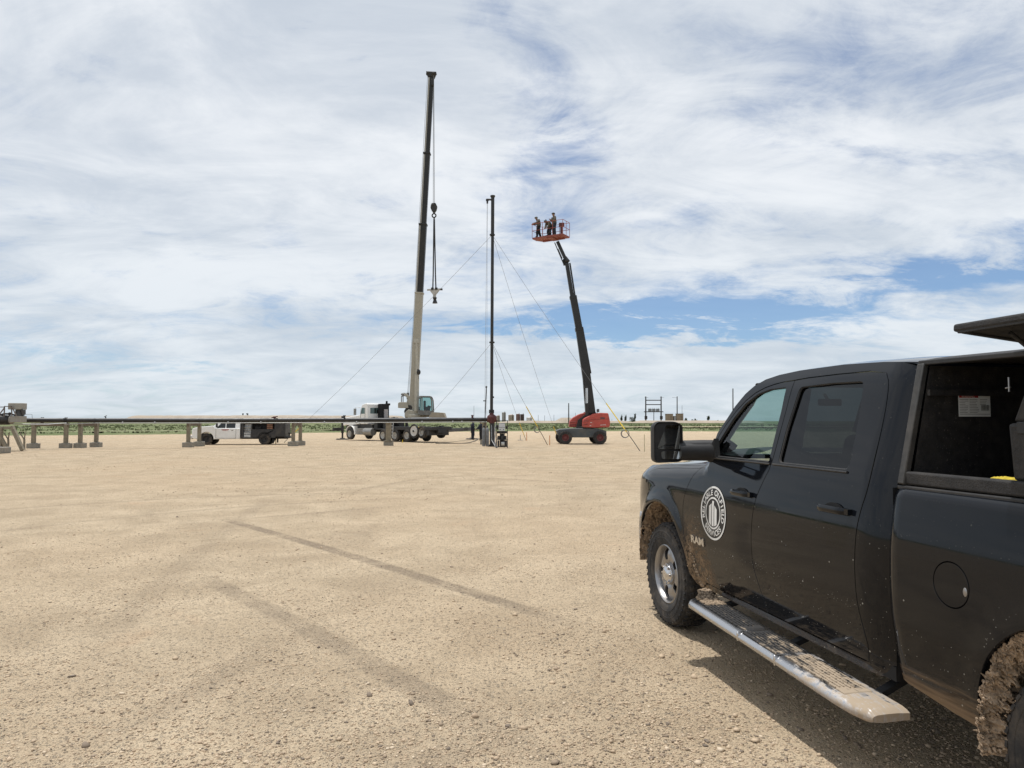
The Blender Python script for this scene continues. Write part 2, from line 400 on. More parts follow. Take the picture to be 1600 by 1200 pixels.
# long flat-topped berm of spoil behind the pipe
def mound(name, x0, x1, y, h, dep, top=.75, seed=0, kind='structure', base=1.05):
    mb = MB()
    def fn(a, b_):
        x = x0+(x1-x0)*a; e = min(1, a/(1-top)*2, (1-a)/(1-top)*2); s_ = 1-abs(2*b_-1)
        z = h*min(1, e)*min(1, s_*2.2)
        z *= 1+.10*noise.noise(Vector((x*.07, b_*3, seed)))+.05*noise.noise(Vector((x*.4, b_*9, seed)))
        return (x, y+dep*(b_-.5), z+base)
    mb.grid(fn, 90, 10); o = mb.build(name, M_pile, None, 60); tag(o, kind=kind); return o
mound('earth_berm', W(203, 655, 330).x, W(640, 655, 330).x, 330, 3.25, 30, .93, 2)
mound('spoil_bank', W(770, 655, 290).x, W(1000, 655, 290).x, 290, .85, 16, .75, 4)
mound('spoil_heap', W(862, 655, 280).x, W(905, 655, 280).x, 280, 2.0, 12, .3, 7)
mound('far_bank', W(985, 655, 290).x, W(1190, 655, 290).x, 290, .95, 16, .85, 9)

# grass and weeds: far clumps of blades along the edge of the pasture (nobody could count them)
rng = np.random.default_rng(5)
def tufts(name, n, xr, o0, o1, hmin, hmax, m, pw=2.):
    P_ = []; Fc = []
    for i in range(n):
        x = rng.uniform(*xr); o = o0+(o1-o0)*rng.random()**pw; y = yard_edge(max(-130, min(130, x)))+o
        h = rng.uniform(hmin, hmax); z = fieldz(o)+.08
        for k in range(4):
            a = rng.uniform(0, pi); ww = h*rng.uniform(.35, .8); dx_ = rng.uniform(-.3, .3)*h; bx = x+rng.uniform(-.4, .4); by = y+rng.uniform(-.4, .4)
            b = len(P_); P_ += [(bx-cos(a)*ww, by-sin(a)*ww*.5, z-.05), (bx+cos(a)*ww, by+sin(a)*ww*.5, z-.05), (bx+dx_+ww*.4, by, z+h*.8), (bx+dx_-ww*.3, by, z+h)]; Fc.append((b, b+1, b+2, b+3))
    mb = MB(); mb.v = [Vector(p) for p in P_]; mb.f = [list(f) for f in Fc]; mb.m = [0]*len(Fc)
    return mb.build(name, m, None, 0, fixn=False)
M_weed = earth_mat('weeds', [(.125, .150, .072), (.175, .188, .10), (.26, .235, .145), (.14, .163, .082)], 1.2, 0)
o = tufts('grass', 4200, (-120, 130), 1.2, 120, .10, .30, M_weed, 1.1); tag(o, kind='stuff', label='low green weeds and grass along the edge of the gravel yard', cat='grass')

# loose stones on the yard
def gravel():
    n = 80000
    oc_v = np.array([(1, 0, 0), (-1, 0, 0), (0, 1, 0), (0, -1, 0), (0, 0, 1), (0, 0, -1), (.62, .62, .5), (-.62, .62, .45), (-.6, -.6, .5), (.6, -.62, .42)])
    base = bmesh.new(); bmesh.ops.create_icosphere(base, subdivisions=1, radius=1)
    bv = np.array([v.co[:] for v in base.verts]); bf = np.array([[v.index for v in f.verts] for f in base.faces]); base.free()
    # spread by what the camera would resolve: more stones close by, with margins either side
    vv = 700+(1290-700)*rng.random(n)**.75; d = F*H/(vv-HOR); x = (rng.uniform(-300, 1900, n)-800)/F*d
    big = rng.random(n)
    s_ = np.where(big > .995, rng.uniform(.014, .027, n), np.where(big > .90, rng.uniform(.0075, .0150, n), rng.uniform(.0030, .0085, n)))
    s_ = np.maximum(s_, d*.00055*rng.uniform(.6, 1.5, n)); s_ = np.where(d > 22, np.minimum(s_, .026), s_)
    # clusters: drop stones where a low noise is small
    keep = np.array([noise.noise(Vector((a*.9, b*.9, 0)))+.5*noise.noise(Vector((a*.25, b*.25, 4)))+rng.uniform(-.5, .6) > -.05 for a, b in zip(x, d)])
    x, d, s_ = x[keep], d[keep], s_[keep]; n = len(x)
    V = bv[None]*rng.uniform(.65, 1.3, (n, len(bv), 1)); sc = rng.uniform(.6, 1.3, (n, 1, 3)); sc[:, :, 2] *= .62; V = V*sc*s_[:, None, None]
    a = rng.uniform(0, 2*pi, n); ca, sa = np.cos(a)[:, None], np.sin(a)[:, None]
    X = V[:, :, 0]*ca-V[:, :, 1]*sa+x[:, None]; Y = V[:, :, 0]*sa+V[:, :, 1]*ca+d[:, None]; Z = V[:, :, 2]+(s_*.22)[:, None]
    co = np.stack([X, Y, Z], 2).reshape(-1, 3); fc = (bf[None]+(np.arange(n)*len(bv))[:, None, None]).reshape(-1, 3)
    me = bpy.data.meshes.new('gravel'); me.vertices.add(len(co)); me.vertices.foreach_set('co', co.ravel())
    me.loops.add(fc.size); me.loops.foreach_set('vertex_index', fc.ravel().astype(np.int32))
    me.polygons.add(len(fc)); me.polygons.foreach_set('loop_start', np.arange(0, fc.size, 3, dtype=np.int32)); me.polygons.foreach_set('loop_total', np.full(len(fc), 3, dtype=np.int32))
    me.update(); me.validate()
    m = bpy.data.materials.new('loose_stone'); m.use_nodes = True; t = NT(m.node_tree); b = t.n['Principled BSDF']
    ri = t.add('ShaderNodeNewGeometry').outputs['Random Per Island']
    r = t.add('ShaderNodeValToRGB'); t.l.new(ri, r.inputs[0])
    e = r.color_ramp.elements; e[0].color = (.17, .135, .105, 1); e[1].color = (.60, .49, .36, 1)
    for p, c in ((.12, (.24, .185, .135, 1)), (.3, (.40, .30, .205, 1)), (.8, (.52, .40, .275, 1))): q = e.new(p); q.color = c
    t.l.new(r.outputs[0], b.inputs['Base Color']); b.inputs['Roughness'].default_value = .9; me.materials.append(m)
    o = bpy.data.objects.new('gravel', me); COL.objects.link(o); tag(o, 'loose tan and grey stones scattered over the caliche yard', 'gravel', None, 'stuff')
gravel()
# ================================================================ the black pickup
def paint_mat(name, base, rough):
    "clear-coated paint with road dust, splashed specks and mud low down; object space x = forward of the front axle, z = up"
    m = bpy.data.materials.new(name); m.use_nodes = True; t = NT(m.node_tree); b = t.n['Principled BSDF']
    O = t.add('ShaderNodeTexCoord').outputs['Object']; x, y, z = t.sep(O)
    film = t.noise(O, 3.2, 7, .62, .4); n2 = t.noise(O, 26, 6, .7, .2); n3 = t.noise(O, 9, 7, .68, .6)
    dust = t.math('MULTIPLY', t.ramp(film, .30, .75, .25, 1.), t.ramp(z, .45, 1.15, .035, .002))
    # specks
    v1 = t.voro(O, 19); c1 = t.sep(t.voro(O, 19, 'Color'))
    spk = t.math('MULTIPLY', t.ramp(v1, .05, .11, 1, 0), t.ramp(c1[0], .62, .70))
    v2 = t.voro(O, 60); c2 = t.sep(t.voro(O, 60, 'Color'))
    sp2 = t.math('MULTIPLY', t.ramp(v2, .08, .17, 1, 0), t.ramp(c2[1], .72, .80))
    spk = t.math('MULTIPLY', t.math('MAXIMUM', spk, t.math('MULTIPLY', sp2, .6)), t.ramp(z, .5, 1.35, 1., .06))
    rx = t.math('ADD', x, .0); rz = t.math('SUBTRACT', z, .45); an = t.math('ARCTAN2', rz, t.math('MULTIPLY', rx, -1.)); rd = t.math('POWER', t.math('ADD', t.math('MULTIPLY', rx, rx), t.math('MULTIPLY', rz, rz)), .5)
    fan = t.noise(t.comb(t.math('MULTIPLY', an, 16.), t.math('MULTIPLY', rd, 3.), 0.), 1., 6, .65, .2)
    n3 = t.math('ADD', t.math('MULTIPLY', n3, .45), t.math('MULTIPLY', fan, .55))
    # mud thrown up behind the front wheel and along the sills
    ax = t.math('ADD', x, .58); g = t.math('MULTIPLY', t.math('MULTIPLY', ax, ax), 9.)
    q = t.math('ADD', t.math('MULTIPLY', t.math('SUBTRACT', z, .50), 2.3), g)
    mud = t.ramp(t.math('ADD', q, t.math('MULTIPLY', t.math('SUBTRACT', n3, .5), 2.0)), .35, 1.25, 1, 0)
    mud = t.math('MULTIPLY', mud, t.ramp(n2, .36, .60))
    q2 = t.math('ADD', t.math('SUBTRACT', z, .44), t.math('MULTIPLY', t.math('SUBTRACT', n3, .5), .26))
    sill = t.math('MULTIPLY', t.ramp(q2, -.05, .07, 1, 0), t.ramp(n2, .35, .55, .3, 1))
    mud = t.math('MAXIMUM', mud, t.math('MULTIPLY', sill, .28))
    sw_ = t.noise(t.comb(t.math('MULTIPLY', t.math('ADD', x, t.math('MULTIPLY', z, 1.3)), 2.2), 0., t.math('MULTIPLY', z, 34.)), 1., 5, .6)
    b2_ = t.math('MULTIPLY', t.ramp(x, -2.72, -2.80, 0, 1), t.ramp(t.math('ADD', t.math('SUBTRACT', z, .50), t.math('MULTIPLY', t.math('SUBTRACT', sw_, .5), .30)), -.06, .07, 1, 0))
    mud = t.math('MAXIMUM', mud, t.math('MULTIPLY', b2_, .8))
    c = t.mix(dust, base, (.17, .145, .115)); c = t.mix(spk, c, (.58, .55, .48)); c = t.mix(t.math('MULTIPLY', mud, .85), c, (.30, .215, .14))
    t.l.new(c, b.inputs['Base Color'])
    al = t.math('MAXIMUM', mud, spk)
    t.l.new(t.ramp(al, 0, 1, rough, .85, 'LINEAR'), b.inputs['Roughness'])
    b.inputs['Specular IOR Level'].default_value = 0.; b.inputs['Coat IOR'].default_value = 1.37
    t.l.new(t.ramp(al, 0, .6, 1., 0., 'LINEAR'), b.inputs['Coat Weight']); t.l.new(t.ramp(film, .3, .7, .025, .10), b.inputs['Coat Roughness'])
    bn = t.add('ShaderNodeBump'); bn.inputs['Strength'].default_value = .5; bn.inputs['Distance'].default_value = .006
    t.l.new(t.math('ADD', t.math('MULTIPLY', mud, t.math('ADD', n2, .5)), t.math('MULTIPLY', spk, .5)), bn.inputs['Height']); t.l.new(bn.outputs[0], b.inputs['Normal'])
    MATS[name] = m; return m
M_paint = paint_mat('black_paint', (.0045, .0056, .008), .30)
M_blk = mat('black_plastic', (.014, .014, .015), .55, var=.2, vscale=20, bump=.25, bscale=180, dirt=.22, dcol=(.14, .12, .095))
M_dark = mat('matte_black', (.008, .008, .009), .8, var=.3, vscale=6)
M_liner = mat('textured_black_panel', (.016, .015, .015), .7, var=.4, vscale=30, bump=.5, bscale=120, dirt=.35, dcol=(.075, .065, .055), dscale=14)
M_chrome = mat('chrome', (.62, .62, .63), .16, 1., dirt=.35, dcol=(.36, .30, .23), dscale=9)
M_alloy = mat('alloy_wheel', (.33, .33, .335), .30, .9, dirt=.5, dcol=(.33, .27, .21), dscale=11)
M_rubber = mat('tyre_rubber', (.020, .020, .021), .85, var=.3, vscale=8, bump=.4, bscale=90, dirt=.6, dcol=(.115, .095, .075), dscale=9)
M_mud = mat('caked_mud', (.34, .25, .17), .95, var=.4, vscale=22, bump=1., bscale=60)
M_glassF = glass('window_glass', (.54, .67, .65), .9)
M_glassR = glass('tinted_glass', (.032, .040, .043), .85)
M_mirror = mat('mirror_glass', (.82, .86, .86), .02, 1.)
M_cloth = mat('seat_cloth', (.035, .036, .038), .9, var=.3, vscale=30, bump=.4, bscale=300)
M_white = mat('white_lettering', (.74, .74, .72), .5, var=.06, vscale=20)
def step_mat(metal=False):
    m = bpy.data.materials.new('muddy_chrome' if metal else 'muddy_step'); m.use_nodes = True; t = NT(m.node_tree); b = t.n['Principled BSDF']
    O = t.add('ShaderNodeTexCoord').outputs['Object']; x, y, z = t.sep(O)
    st_ = t.noise(t.comb(t.math('MULTIPLY', x, 5.), t.math('MULTIPLY', y, 34.), 0.), 1., 7, .7, .3); bl = t.noise(O, 13, 7, .7, .5)
    e = t.math('ADD', t.math('MULTIPLY', st_, .5), t.math('MULTIPLY', bl, .5)); e = t.math('ADD', e, t.ramp(x, -1.5, -2.8, -.06, .16, 'LINEAR'))
    dm = t.ramp(e, .54, .70) if metal else t.ramp(e, .495, .60); c = t.mix(dm, (.55, .55, .56) if metal else (.022, .021, .021), (.36, .285, .205)); t.l.new(c, b.inputs['Base Color']); b.inputs['Roughness'].default_value = .8
    if metal: t.l.new(t.math('SUBTRACT', 1., dm), b.inputs['Metallic']); t.l.new(t.ramp(dm, 0, 1, .26, .9, 'LINEAR'), b.inputs['Roughness'])
    bn = t.add('ShaderNodeBump'); bn.inputs['Strength'].default_value = .6; bn.inputs['Distance'].default_value = .006; t.l.new(e, bn.inputs['Height']); t.l.new(bn.outputs[0], b.inputs['Normal'])
    return m
M_step = step_mat()
M_step_old = mat('muddy_step_tread', (.022, .021, .021), .8, var=.3, bump=.6, bscale=120, dirt=.9, dcol=(.34, .265, .19), dscale=7)

def hermite(kn):
    xs = [k[0] for k in kn]; ys = [k[1] for k in kn]; n = len(kn)
    dl = [(ys[i+1]-ys[i])/(xs[i+1]-xs[i]) for i in range(n-1)]; ms = [dl[0]]+[(0 if dl[i-1]*dl[i] <= 0 else 2*dl[i-1]*dl[i]/(dl[i-1]+dl[i])) for i in range(1, n-1)]+[dl[-1]]
    def f(x):
        if x <= xs[0]: return ys[0]+ms[0]*(x-xs[0])
        if x >= xs[-1]: return ys[-1]+ms[-1]*(x-xs[-1])
        i = max(j for j in range(n-1) if xs[j] <= x); h = xs[i+1]-xs[i]; t = (x-xs[i])/h
        return ys[i]*(1+2*t)*(1-t)**2+ms[i]*h*t*(1-t)**2+ys[i+1]*t*t*(3-2*t)+ms[i+1]*h*t*t*(t-1)
    return f
BODY = hermite([(.34, .90), (.42, .928), (.50, .955), (.60, .973), (.69, .986), (.74, .995), (.80, 1.001), (.95, 1.006), (1.08, 1.003), (1.17, .996), (1.25, .984), (1.33, .970), (1.40, .957), (1.45, .945), (1.60, .90), (1.80, .835), (1.95, .785), (2.02, .752), (2.08, .715)])
ZTOP = hermite([(-1.0, 1.24), (-.8, 1.285), (-.4, 1.325), (0, 1.355), (.4, 1.385), (.72, 1.43), (.8, 1.46)])
ss = lambda a: max(0., min(1., a))**2*(3-2*max(0., min(1., a)))
def arch_bulge(X, Z, cx, cz, R): 
    r = sqrt((X-cx)**2+(Z-cz)**2); return .026*exp(-((r-R)/.075)**2)
def yf(X, Z):
    y = BODY(Z)
    if X < .78:  # front wing rolls over to the bonnet
        zt = ZTOP(X); k = (Z-(zt-.13))/.13
        if k > 0: y -= (.085*k*k)*ss((.80-X)/.12)
        if X < -.30: y -= .14*((-.30-X)/.6)**2
        y += arch_bulge(X, Z, -.07, .48, .54)
    if 2.55 < X < 2.752: y -= .05*((X-2.55)/.2)**2
    return y
def yb(X, Z):
    y = BODY(Z)-(max(0, Z-1.375)/.035)**2*.03
    y += .4*arch_bulge(X, Z, 3.80, .46, .53)
    if X < 2.84: y -= .03*((2.84-X)/.07)**2
    return y+.004
def Tp(X, Y, Z): return (-X, Y, Z)
def inpoly(p, poly):
    x, y = p; c = False; n = len(poly); j = n-1
    for i in range(n):
        xi, yi = poly[i]; xj, yj = poly[j]
        if (yi > y) != (yj > y) and x < (xj-xi)*(y-yi)/(yj-yi)+xi: c = not c
        j = i
    return c
def resample(poly, st):
    out = []
    for i in range(len(poly)):
        a, b = Vector(poly[i]), Vector(poly[(i+1) % len(poly)]); k = max(1, int((b-a).length/st+.5))
        out += [tuple(a+(b-a)*(j/k)) for j in range(k)]
    return out
def chaik(pts, closed=False, it=2):
    for _ in range(it):
        o = [] if closed else [pts[0]]; n = len(pts)
        for i in range(n if closed else n-1):
            a, b = Vector(pts[i]), Vector(pts[(i+1) % n]); o += [tuple(a*.75+b*.25), tuple(a*.25+b*.75)]
        if not closed: o.append(pts[-1])
        pts = o
    return pts
def rounded(poly, r=.03, k=4):
    out = []; n = len(poly)
    for i in range(n):
        p = Vector(poly[i]); a = Vector(poly[i-1])-p; b = Vector(poly[(i+1) % n])-p
        rr = min(r, a.length*.45, b.length*.45); a = p+a.normalized()*rr; b = p+b.normalized()*rr
        for j in range(k+1):
            t = j/k; out.append(tuple(a*(1-t)**2+p*2*t*(1-t)+b*t*t))
    return out
def panel(name, outline, holes, f, m, parent, thick=.03, side=1, step=.04, off=0., rim=True):
    loops = [resample(outline, step)]+[resample(h, step) for h in holes]
    pts = []; edges = []
    for L in loops:
        b = len(pts); pts += L; edges += [(b+i, b+(i+1) % len(L)) for i in range(len(L))]
    nb = len(pts); A = np.array(pts); x0, z0 = A.min(0); x1, z1 = A.max(0)
    gx = np.arange(x0+step/2, x1, step); gz_ = np.arange(z0+step/2, z1, step)
    for x in gx:
        for z in gz_:
            if ((A-(x, z))**2).sum(1).min() < (step*.45)**2: continue
            if inpoly((x, z), loops[0]) and not any(inpoly((x, z), h) for h in loops[1:]): pts.append((float(x), float(z)))
    vo, eo, fo, _, _, _ = delaunay_2d_cdt([Vector(p) for p in pts], edges, [], 0, 1e-6)
    tris = []
    for t_ in fo:
        c = sum((vo[i] for i in t_), Vector((0, 0)))/len(t_); c = (c.x, c.y)
        if inpoly(c, loops[0]) and not any(inpoly(c, h) for h in loops[1:]): tris.append(tuple(t_))
    V = []; NN = []; Fc = []; e = 1e-3
    for p in vo:
        X, Z = p; y = f(X, Z)+off; V.append((-X, side*y, Z)); NN.append(Vector(((f(X+e, Z)-f(X-e, Z))/(2*e), side, -(f(X, Z+e)-f(X, Z-e))/(2*e))).normalized())
    for t_ in tris:
        a, b, c = (Vector(V[i]) for i in t_); n_ = (b-a).cross(c-a)
        Fc.append(t_ if n_.y*side > 0 else t_[::-1])
    if rim:
        pts2 = []
        for li, L in enumerate(loops):
            n = len(L); base = len(V)
            ar = sum(L[i][0]*L[(i+1) % n][1]-L[(i+1) % n][0]*L[i][1] for i in range(n))
            sg = (1 if ar > 0 else -1)*(1 if li == 0 else -1)
            for i in range(n):
                X, Z = L[i]; y = f(X, Z)+off; a, b = Vector(L[i-1]), Vector(L[(i+1) % n]); d = (b-a).normalized(); o2 = Vector((d.y, -d.x))*sg
                for dd, ins in ((0., 0.), (.004, .0015), (thick, .0015)):
                    V.append((-(X-0*o2.x), side*(y-dd), Z-0*o2.y)); nn = Vector((-o2.x, side*(.9 if dd == 0 else .25 if dd < .01 else 0), o2.y)).normalized(); NN.append(nn)
            for i in range(n):
                j = (i+1) % n
                for k in range(2):
                    q = (base+3*i+k, base+3*j+k, base+3*j+k+1, base+3*i+k+1)
                    a, b, c = (Vector(V[w_]) for w_ in q[:3]); n_ = (b-a).cross(c-a)
                    Fc.append(q if n_.dot(NN[q[3]]) > 0 else q[::-1])
    me = bpy.data.meshes.new(name); me.from_pydata(V, [], Fc); me.materials.append(m); me.update()
    me.polygons.foreach_set('use_smooth', [True]*len(me.polygons)); me.normals_split_custom_set_from_vertices(NN)
    o = bpy.data.objects.new(name, me); COL.objects.link(o); o.parent = parent; return o

YAW = -.1905
truck = empty('pickup_truck', (2.314, 6.48, .04), pi/2-YAW, 'muddy black crew-cab pickup with raised side door on its bed cap, parked at right', 'pickup truck')
seam1 = chaik([(.72, 1.43), (.60, 1.36), (.47, 1.20), (.405, 1.05), (.42, .86), (.49, .68), (.60, .55), (.70, .475)])
seam2 = chaik([(1.655, 2.0), (1.662, 1.7), (1.66, 1.44), (1.60, 1.35), (1.53, 1.22), (1.50, 1.08), (1.485, .90), (1.50, .72), (1.56, .58), (1.59, .478)])
seam3 = chaik([(2.52, 1.995), (2.575, 1.93), (2.60, 1.72), (2.605, 1.50), (2.60, 1.38), (2.565, 1.25), (2.545, 1.10), (2.54, .85), (2.56, .68), (2.585, .55), (2.56, .478)])
sh = lambda L, d: [(x+d, z) for x, z in L]
gp = .0035
topF = [(.735, 1.45), (.80, 1.555), (.90, 1.70), (1.00, 1.805), (1.10, 1.88), (1.21, 1.935), (1.32, 1.968), (1.42, 1.985), (1.52, 1.995)]
topR = [(1.80, 2.008), (2.1, 2.012), (2.38, 2.010)]
win1 = rounded([(.825, 1.462), (.85, 1.56), (.985, 1.75), (1.105, 1.862), (1.25, 1.93), (1.395, 1.957), (1.585, 1.962), (1.605, 1.80), (1.62, 1.462)], .02)
win2 = rounded([(1.725, 1.462), (1.722, 1.68), (1.745, 1.955), (2.07, 1.965), (2.36, 1.96), (2.40, 1.75), (2.425, 1.50), (2.405, 1.462)], .035)
sdoor1 = sh(seam1, gp); sdoor1b = sh(seam2, -gp)
door_front = sdoor1[::-1]+topF+[(p[0], min(p[1], 2.0)) for p in sdoor1b][0:]
door_rear = sh(seam2, gp)[::-1]+topR+sh(seam3, -gp)
roofline = [(.655, 1.445), (.72, 1.54), (.83, 1.675), (.96, 1.845), (1.06, 1.935), (1.15, 1.99), (1.27, 2.032), (1.42, 2.055), (1.65, 2.07), (2.1, 2.075), (2.45, 2.062), (2.73, 2.04)]
lift = lambda L, d: [(x-d*.4, z+d) for x, z in L]
cab_side = roofline+[(2.745, 1.9), (2.75, 1.45), (2.745, 1.2), (2.74, .60), (2.72, .47), (2.62, .42), (.75, .42), (.66, .435), (.70, .462), (.76, .468), (2.53, .468)]+sh(seam3, gp)[::-1]+lift(topR, .007)[::-1]+[(1.655, 2.008)]+lift(topF, .007)[::-1]
AR = [(-.07+.54*cos(a), .48+.54*sin(a)) for a in np.linspace(radians(188), radians(4), 34)]
fender = [(-.82, .86)]+[(-.80, 1.0), (-.80, 1.2)]+[(x, ZTOP(x)) for x in np.linspace(-.78, .64, 20)]+sh(seam1, -gp)+[(.66, .44), (.585, .415), (.53, .43)]+AR[::-1]+[(-.62, .60), (-.80, .62)]
BR = [(3.80+.53*cos(a), .46+.53*sin(a)) for a in np.linspace(radians(172), radians(-4), 34)]
bed = [(2.775, 1.40), (2.765, 1.1), (2.765, .60), (2.80, .47), (3.1, .425), (3.26, .415)]+BR+[(4.4, .44), (4.80, .50), (4.82, 1.0), (4.80, 1.415), (3.8, 1.41)]
fuel = [(3.185+.0955*cos(a), 1.015+.0955*sin(a)) for a in np.linspace(0, 2*pi, 33)[:-1]]
fuel2 = [(3.185+.1015*cos(a), 1.015+.1015*sin(a)) for a in np.linspace(0, 2*pi, 33)[:-1]]
PN = {}
for sd in (1, -1):
    fe = panel('front_fender', fender, [], yf, M_paint, truck, .03, sd)
    d1 = panel('front_door', door_front, [win1], yf, M_paint, truck, .045, sd)
    d2 = panel('rear_door', door_rear, [win2], yf, M_paint, truck, .045, sd)
    panel('cab_side', cab_side, [], yf, M_paint, truck, .03, sd)
    bs = panel('bed_side', bed, [fuel2] if sd == 1 else [], yb, M_paint, truck, .03, sd)
    PN[sd] = (d1, d2, bs, fe)
    g1 = panel('window_pane', win1, [], yf, M_glassF, d1, .004, sd, .08, -.020, rim=False)
    g2 = panel('window_pane', win2, [], yf, M_glassR, d2, .004, sd, .08, -.020, rim=False)
    for o_, wn in ((d1, win1), (d2, win2)):   # rubber seal round each window
        mb = MB(); c = Vector((sum(p[0] for p in wn)/len(wn), sum(p[1] for p in wn)/len(wn))); L = wn+[wn[0]]
        mb.path([Tp(p[0], sd*(yf(*p)-.012), p[1]) for p in L], .009, 6); mb.build('window_seal', M_blk, o_)
    # belt moulding
    mb = MB(); mb.path([Tp(x, sd*(yf(x, 1.452)+.003), 1.452) for x in np.linspace(.79, 1.64, 12)], .0075, 6); mb.build('belt_moulding', M_blk, d1)
    mb = MB(); mb.path([Tp(x, sd*(yf(x, 1.452)+.003), 1.452) for x in np.linspace(1.675, 2.42, 12)], .0075, 6); mb.build('belt_moulding', M_blk, d2)
    # handles: recess shade as a flat matte-black disc, grab bar standing off it
    for o_, xa, xb, z in ((d1, 1.215, 1.475, 1.235), (d2, 2.22, 2.485, 1.245)):
        mb = MB(); n = 12
        def hf(a, b_):
            X = xa+(xb-xa)*a; t_ = 2*pi*b_; e = 1-abs(2*a-1)**6
            return Tp(X, sd*(yf(X, z)+.030*e+.012*cos(t_)*(.5+.5*e)+.004), z+.021*sin(t_)*(.7+.3*e))
        mb.grid(hf, 16, 10); mb.add([hf(0, j/10) for j in range(10)], [tuple(range(10))]); mb.add([hf(1, j/10) for j in range(10)], [tuple(range(9, -1, -1))])
        mb.box(Tp(xb+.004, sd*(yf(xb, z)+.012), z), (.03, .03, .030))
        mb.build('handle', M_paint, o_, 50)
        mb = MB(); cx = (xa+xb)/2+.0
        mb.grid(lambda a, b_: Tp(cx+.085*a*cos(2*pi*b_), sd*(yf(cx, z)+.0025+.0*a), z+.036*a*sin(2*pi*b_)), 3, 20); mb.build('handle_recess_shade', M_dark, o_, 0)
# fuel door
fd = panel('fuel_door', fuel, [], yb, M_paint, PN[1][2], .02, 1, .03)
mb = MB(); mb.box(Tp(3.185, .955, 1.015), (.26, .01, .26)); mb.build('filler_well', M_dark, PN[1][2], 0)
mb = MB(); mb.sphere(Tp(3.262, yb(3.262, 1.0)-.002, 1.0), .015, 12, 8, 0, (.8, .35, 1.4)); mb.build('finger_notch', M_alloy, PN[1][2])
# bed rails
for sd in (1, -1):
    mb = MB(); mb.bar(Tp(2.785, sd*.895, 1.405), Tp(4.80, sd*.895, 1.418), .085, .020); mb.build('bed_rail', M_blk, truck, bevel=.006)
    mb = MB(); mb.grid(lambda a, b_: Tp(2.765, sd*(.62+.325*a), .47+.93*b_), 2, 2); mb.grid(lambda a, b_: Tp(2.80+2.0*a, sd*.86, .75+.65*b_), 2, 2); mb.build('bed_inner_wall', M_dark, truck, 0)
mb = MB(); mb.b2(-4.8, -2.77, -.86, .86, .72, .76); mb.b2(-4.83, -4.79, -.9, .9, .72, 1.41); mb.build('bed_floor', M_dark, truck, 0)
# roof, bonnet, windscreen
def roof(a, b_):
    X = 1.15+1.58*a; z0 = float(np.interp(X, [p[0] for p in roofline], [p[1] for p in roofline])); y0 = yf(min(X, 2.6), z0); s_ = 2*b_-1
    cr = .045*(1-abs(s_)**3.0); return Tp(X, y0*s_, z0+cr*min(1, (X-1.0)/.4)-(.012*max(0, (X-2.5)/.23)**2))
mb = MB(); mb.grid(roof, 24, 24); mb.build('roof', M_paint, truck, 60)
def hood(a, b_):
    X = -.80+1.30*a; s_ = 2*b_-1; zt = ZTOP(X+.14*a*s_*s_); X2 = X+.16*a*a*s_*s_
    y0 = yf(X2, ZTOP(X2)-.002)-.004
    return Tp(X2, y0*s_, ZTOP(X2)+.05*(1-s_**4)*(0.35+.65*a)+.02*exp(-((abs(s_)-.55)/.14)**2))
mb = MB(); mb.grid(hood, 20, 30); mb.build('hood', M_paint, truck, 60)
def wsf(a, b_):
    s_ = 2*a-1; xb = .36+.30*s_*s_; zb = 1.435+.02*s_*s_; xt = 1.07+.08*s_*s_; zt = 2.035-.045*s_*s_; yb_ = .885*s_; yt_ = .745*s_
    return Tp(xb+(xt-xb)*b_, yb_+(yt_-yb_)*b_, zb+(zt-zb)*b_+.02*sin(pi*b_))
mb = MB(); mb.grid(wsf, 20, 10); mb.build('windshield', M_glassF, truck, 60)
mb = MB()
for a in (.025, .975): mb.path([wsf(a, t_/8) for t_ in range(9)], [.045]*7+[.03, .015], 8)
mb.path([wsf(t_/16, 1.0) for t_ in range(17)], .022, 8); mb.path([wsf(t_/16, 0.0) for t_ in range(17)], .02, 8)
mb.build('windshield_frame', M_paint, truck, 60)
mb = MB()
mb.add([Tp(2.745, y, z) for y, z in ((-.80, 1.46), (.80, 1.46), (.88, .9), (-.88, .9), (-.90, .50), (.90, .50))], [(0, 1, 2, 3), (3, 2, 5, 4)])
mb.build('cab_rear_wall', M_paint, truck, 0)
mb = MB(); mb.grid(lambda a, b_: Tp(2.745, (.62-.10*b_)*(2*a-1), 1.50+.42*b_), 2, 2); mb.build('rear_window', M_glassR, truck, 0)
mb = MB()
for sd in (1, -1): mb.add([Tp(2.745, sd*y, z) for y, z in ((.62, 1.46), (.89, 1.46), (.74, 2.03), (.52, 1.96))], [(0, 1, 2, 3)])
mb.add([Tp(2.745, y, z) for y, z in ((-.74, 2.03), (.74, 2.03), (.6, 1.92), (-.6, 1.92))], [(0, 1, 2, 3)]); mb.add([Tp(2.746, y, z) for y, z in ((-.7, 1.455), (.7, 1.455), (.66, 1.51), (-.66, 1.51))], [(0, 1, 2, 3)])
mb.build('cab_rear_frame', M_paint, truck, 0)
# front end
mb = MB(); mb.b2(.80, .92, -.62, .62, .68, 1.26)
for k in range(5): mb.b2(.92, .945, -.60, .60, .74+.10*k, .77+.10*k)
mb.build('grille', M_blk, truck, bevel=.01)
for sd in (1, -1):
    mb = MB(); mb.box(Tp(-.86, sd*.66, 1.10), (.12, .28, .22)); mb.build('headlight', M_chrome, truck, bevel=.03)
mb = MB(); mb.grid(lambda a, b_: Tp(-1.00+.34*abs(2*a-1)**3.5-.03*sin(pi*b_), .965*(2*a-1)/max(1, abs(2*a-1)), .50+.36*b_), 30, 6)
bo = mb.build('front_bumper', M_chrome, truck, 60); mo = bo.modifiers.new('thick', 'SOLIDIFY'); mo.thickness = .02
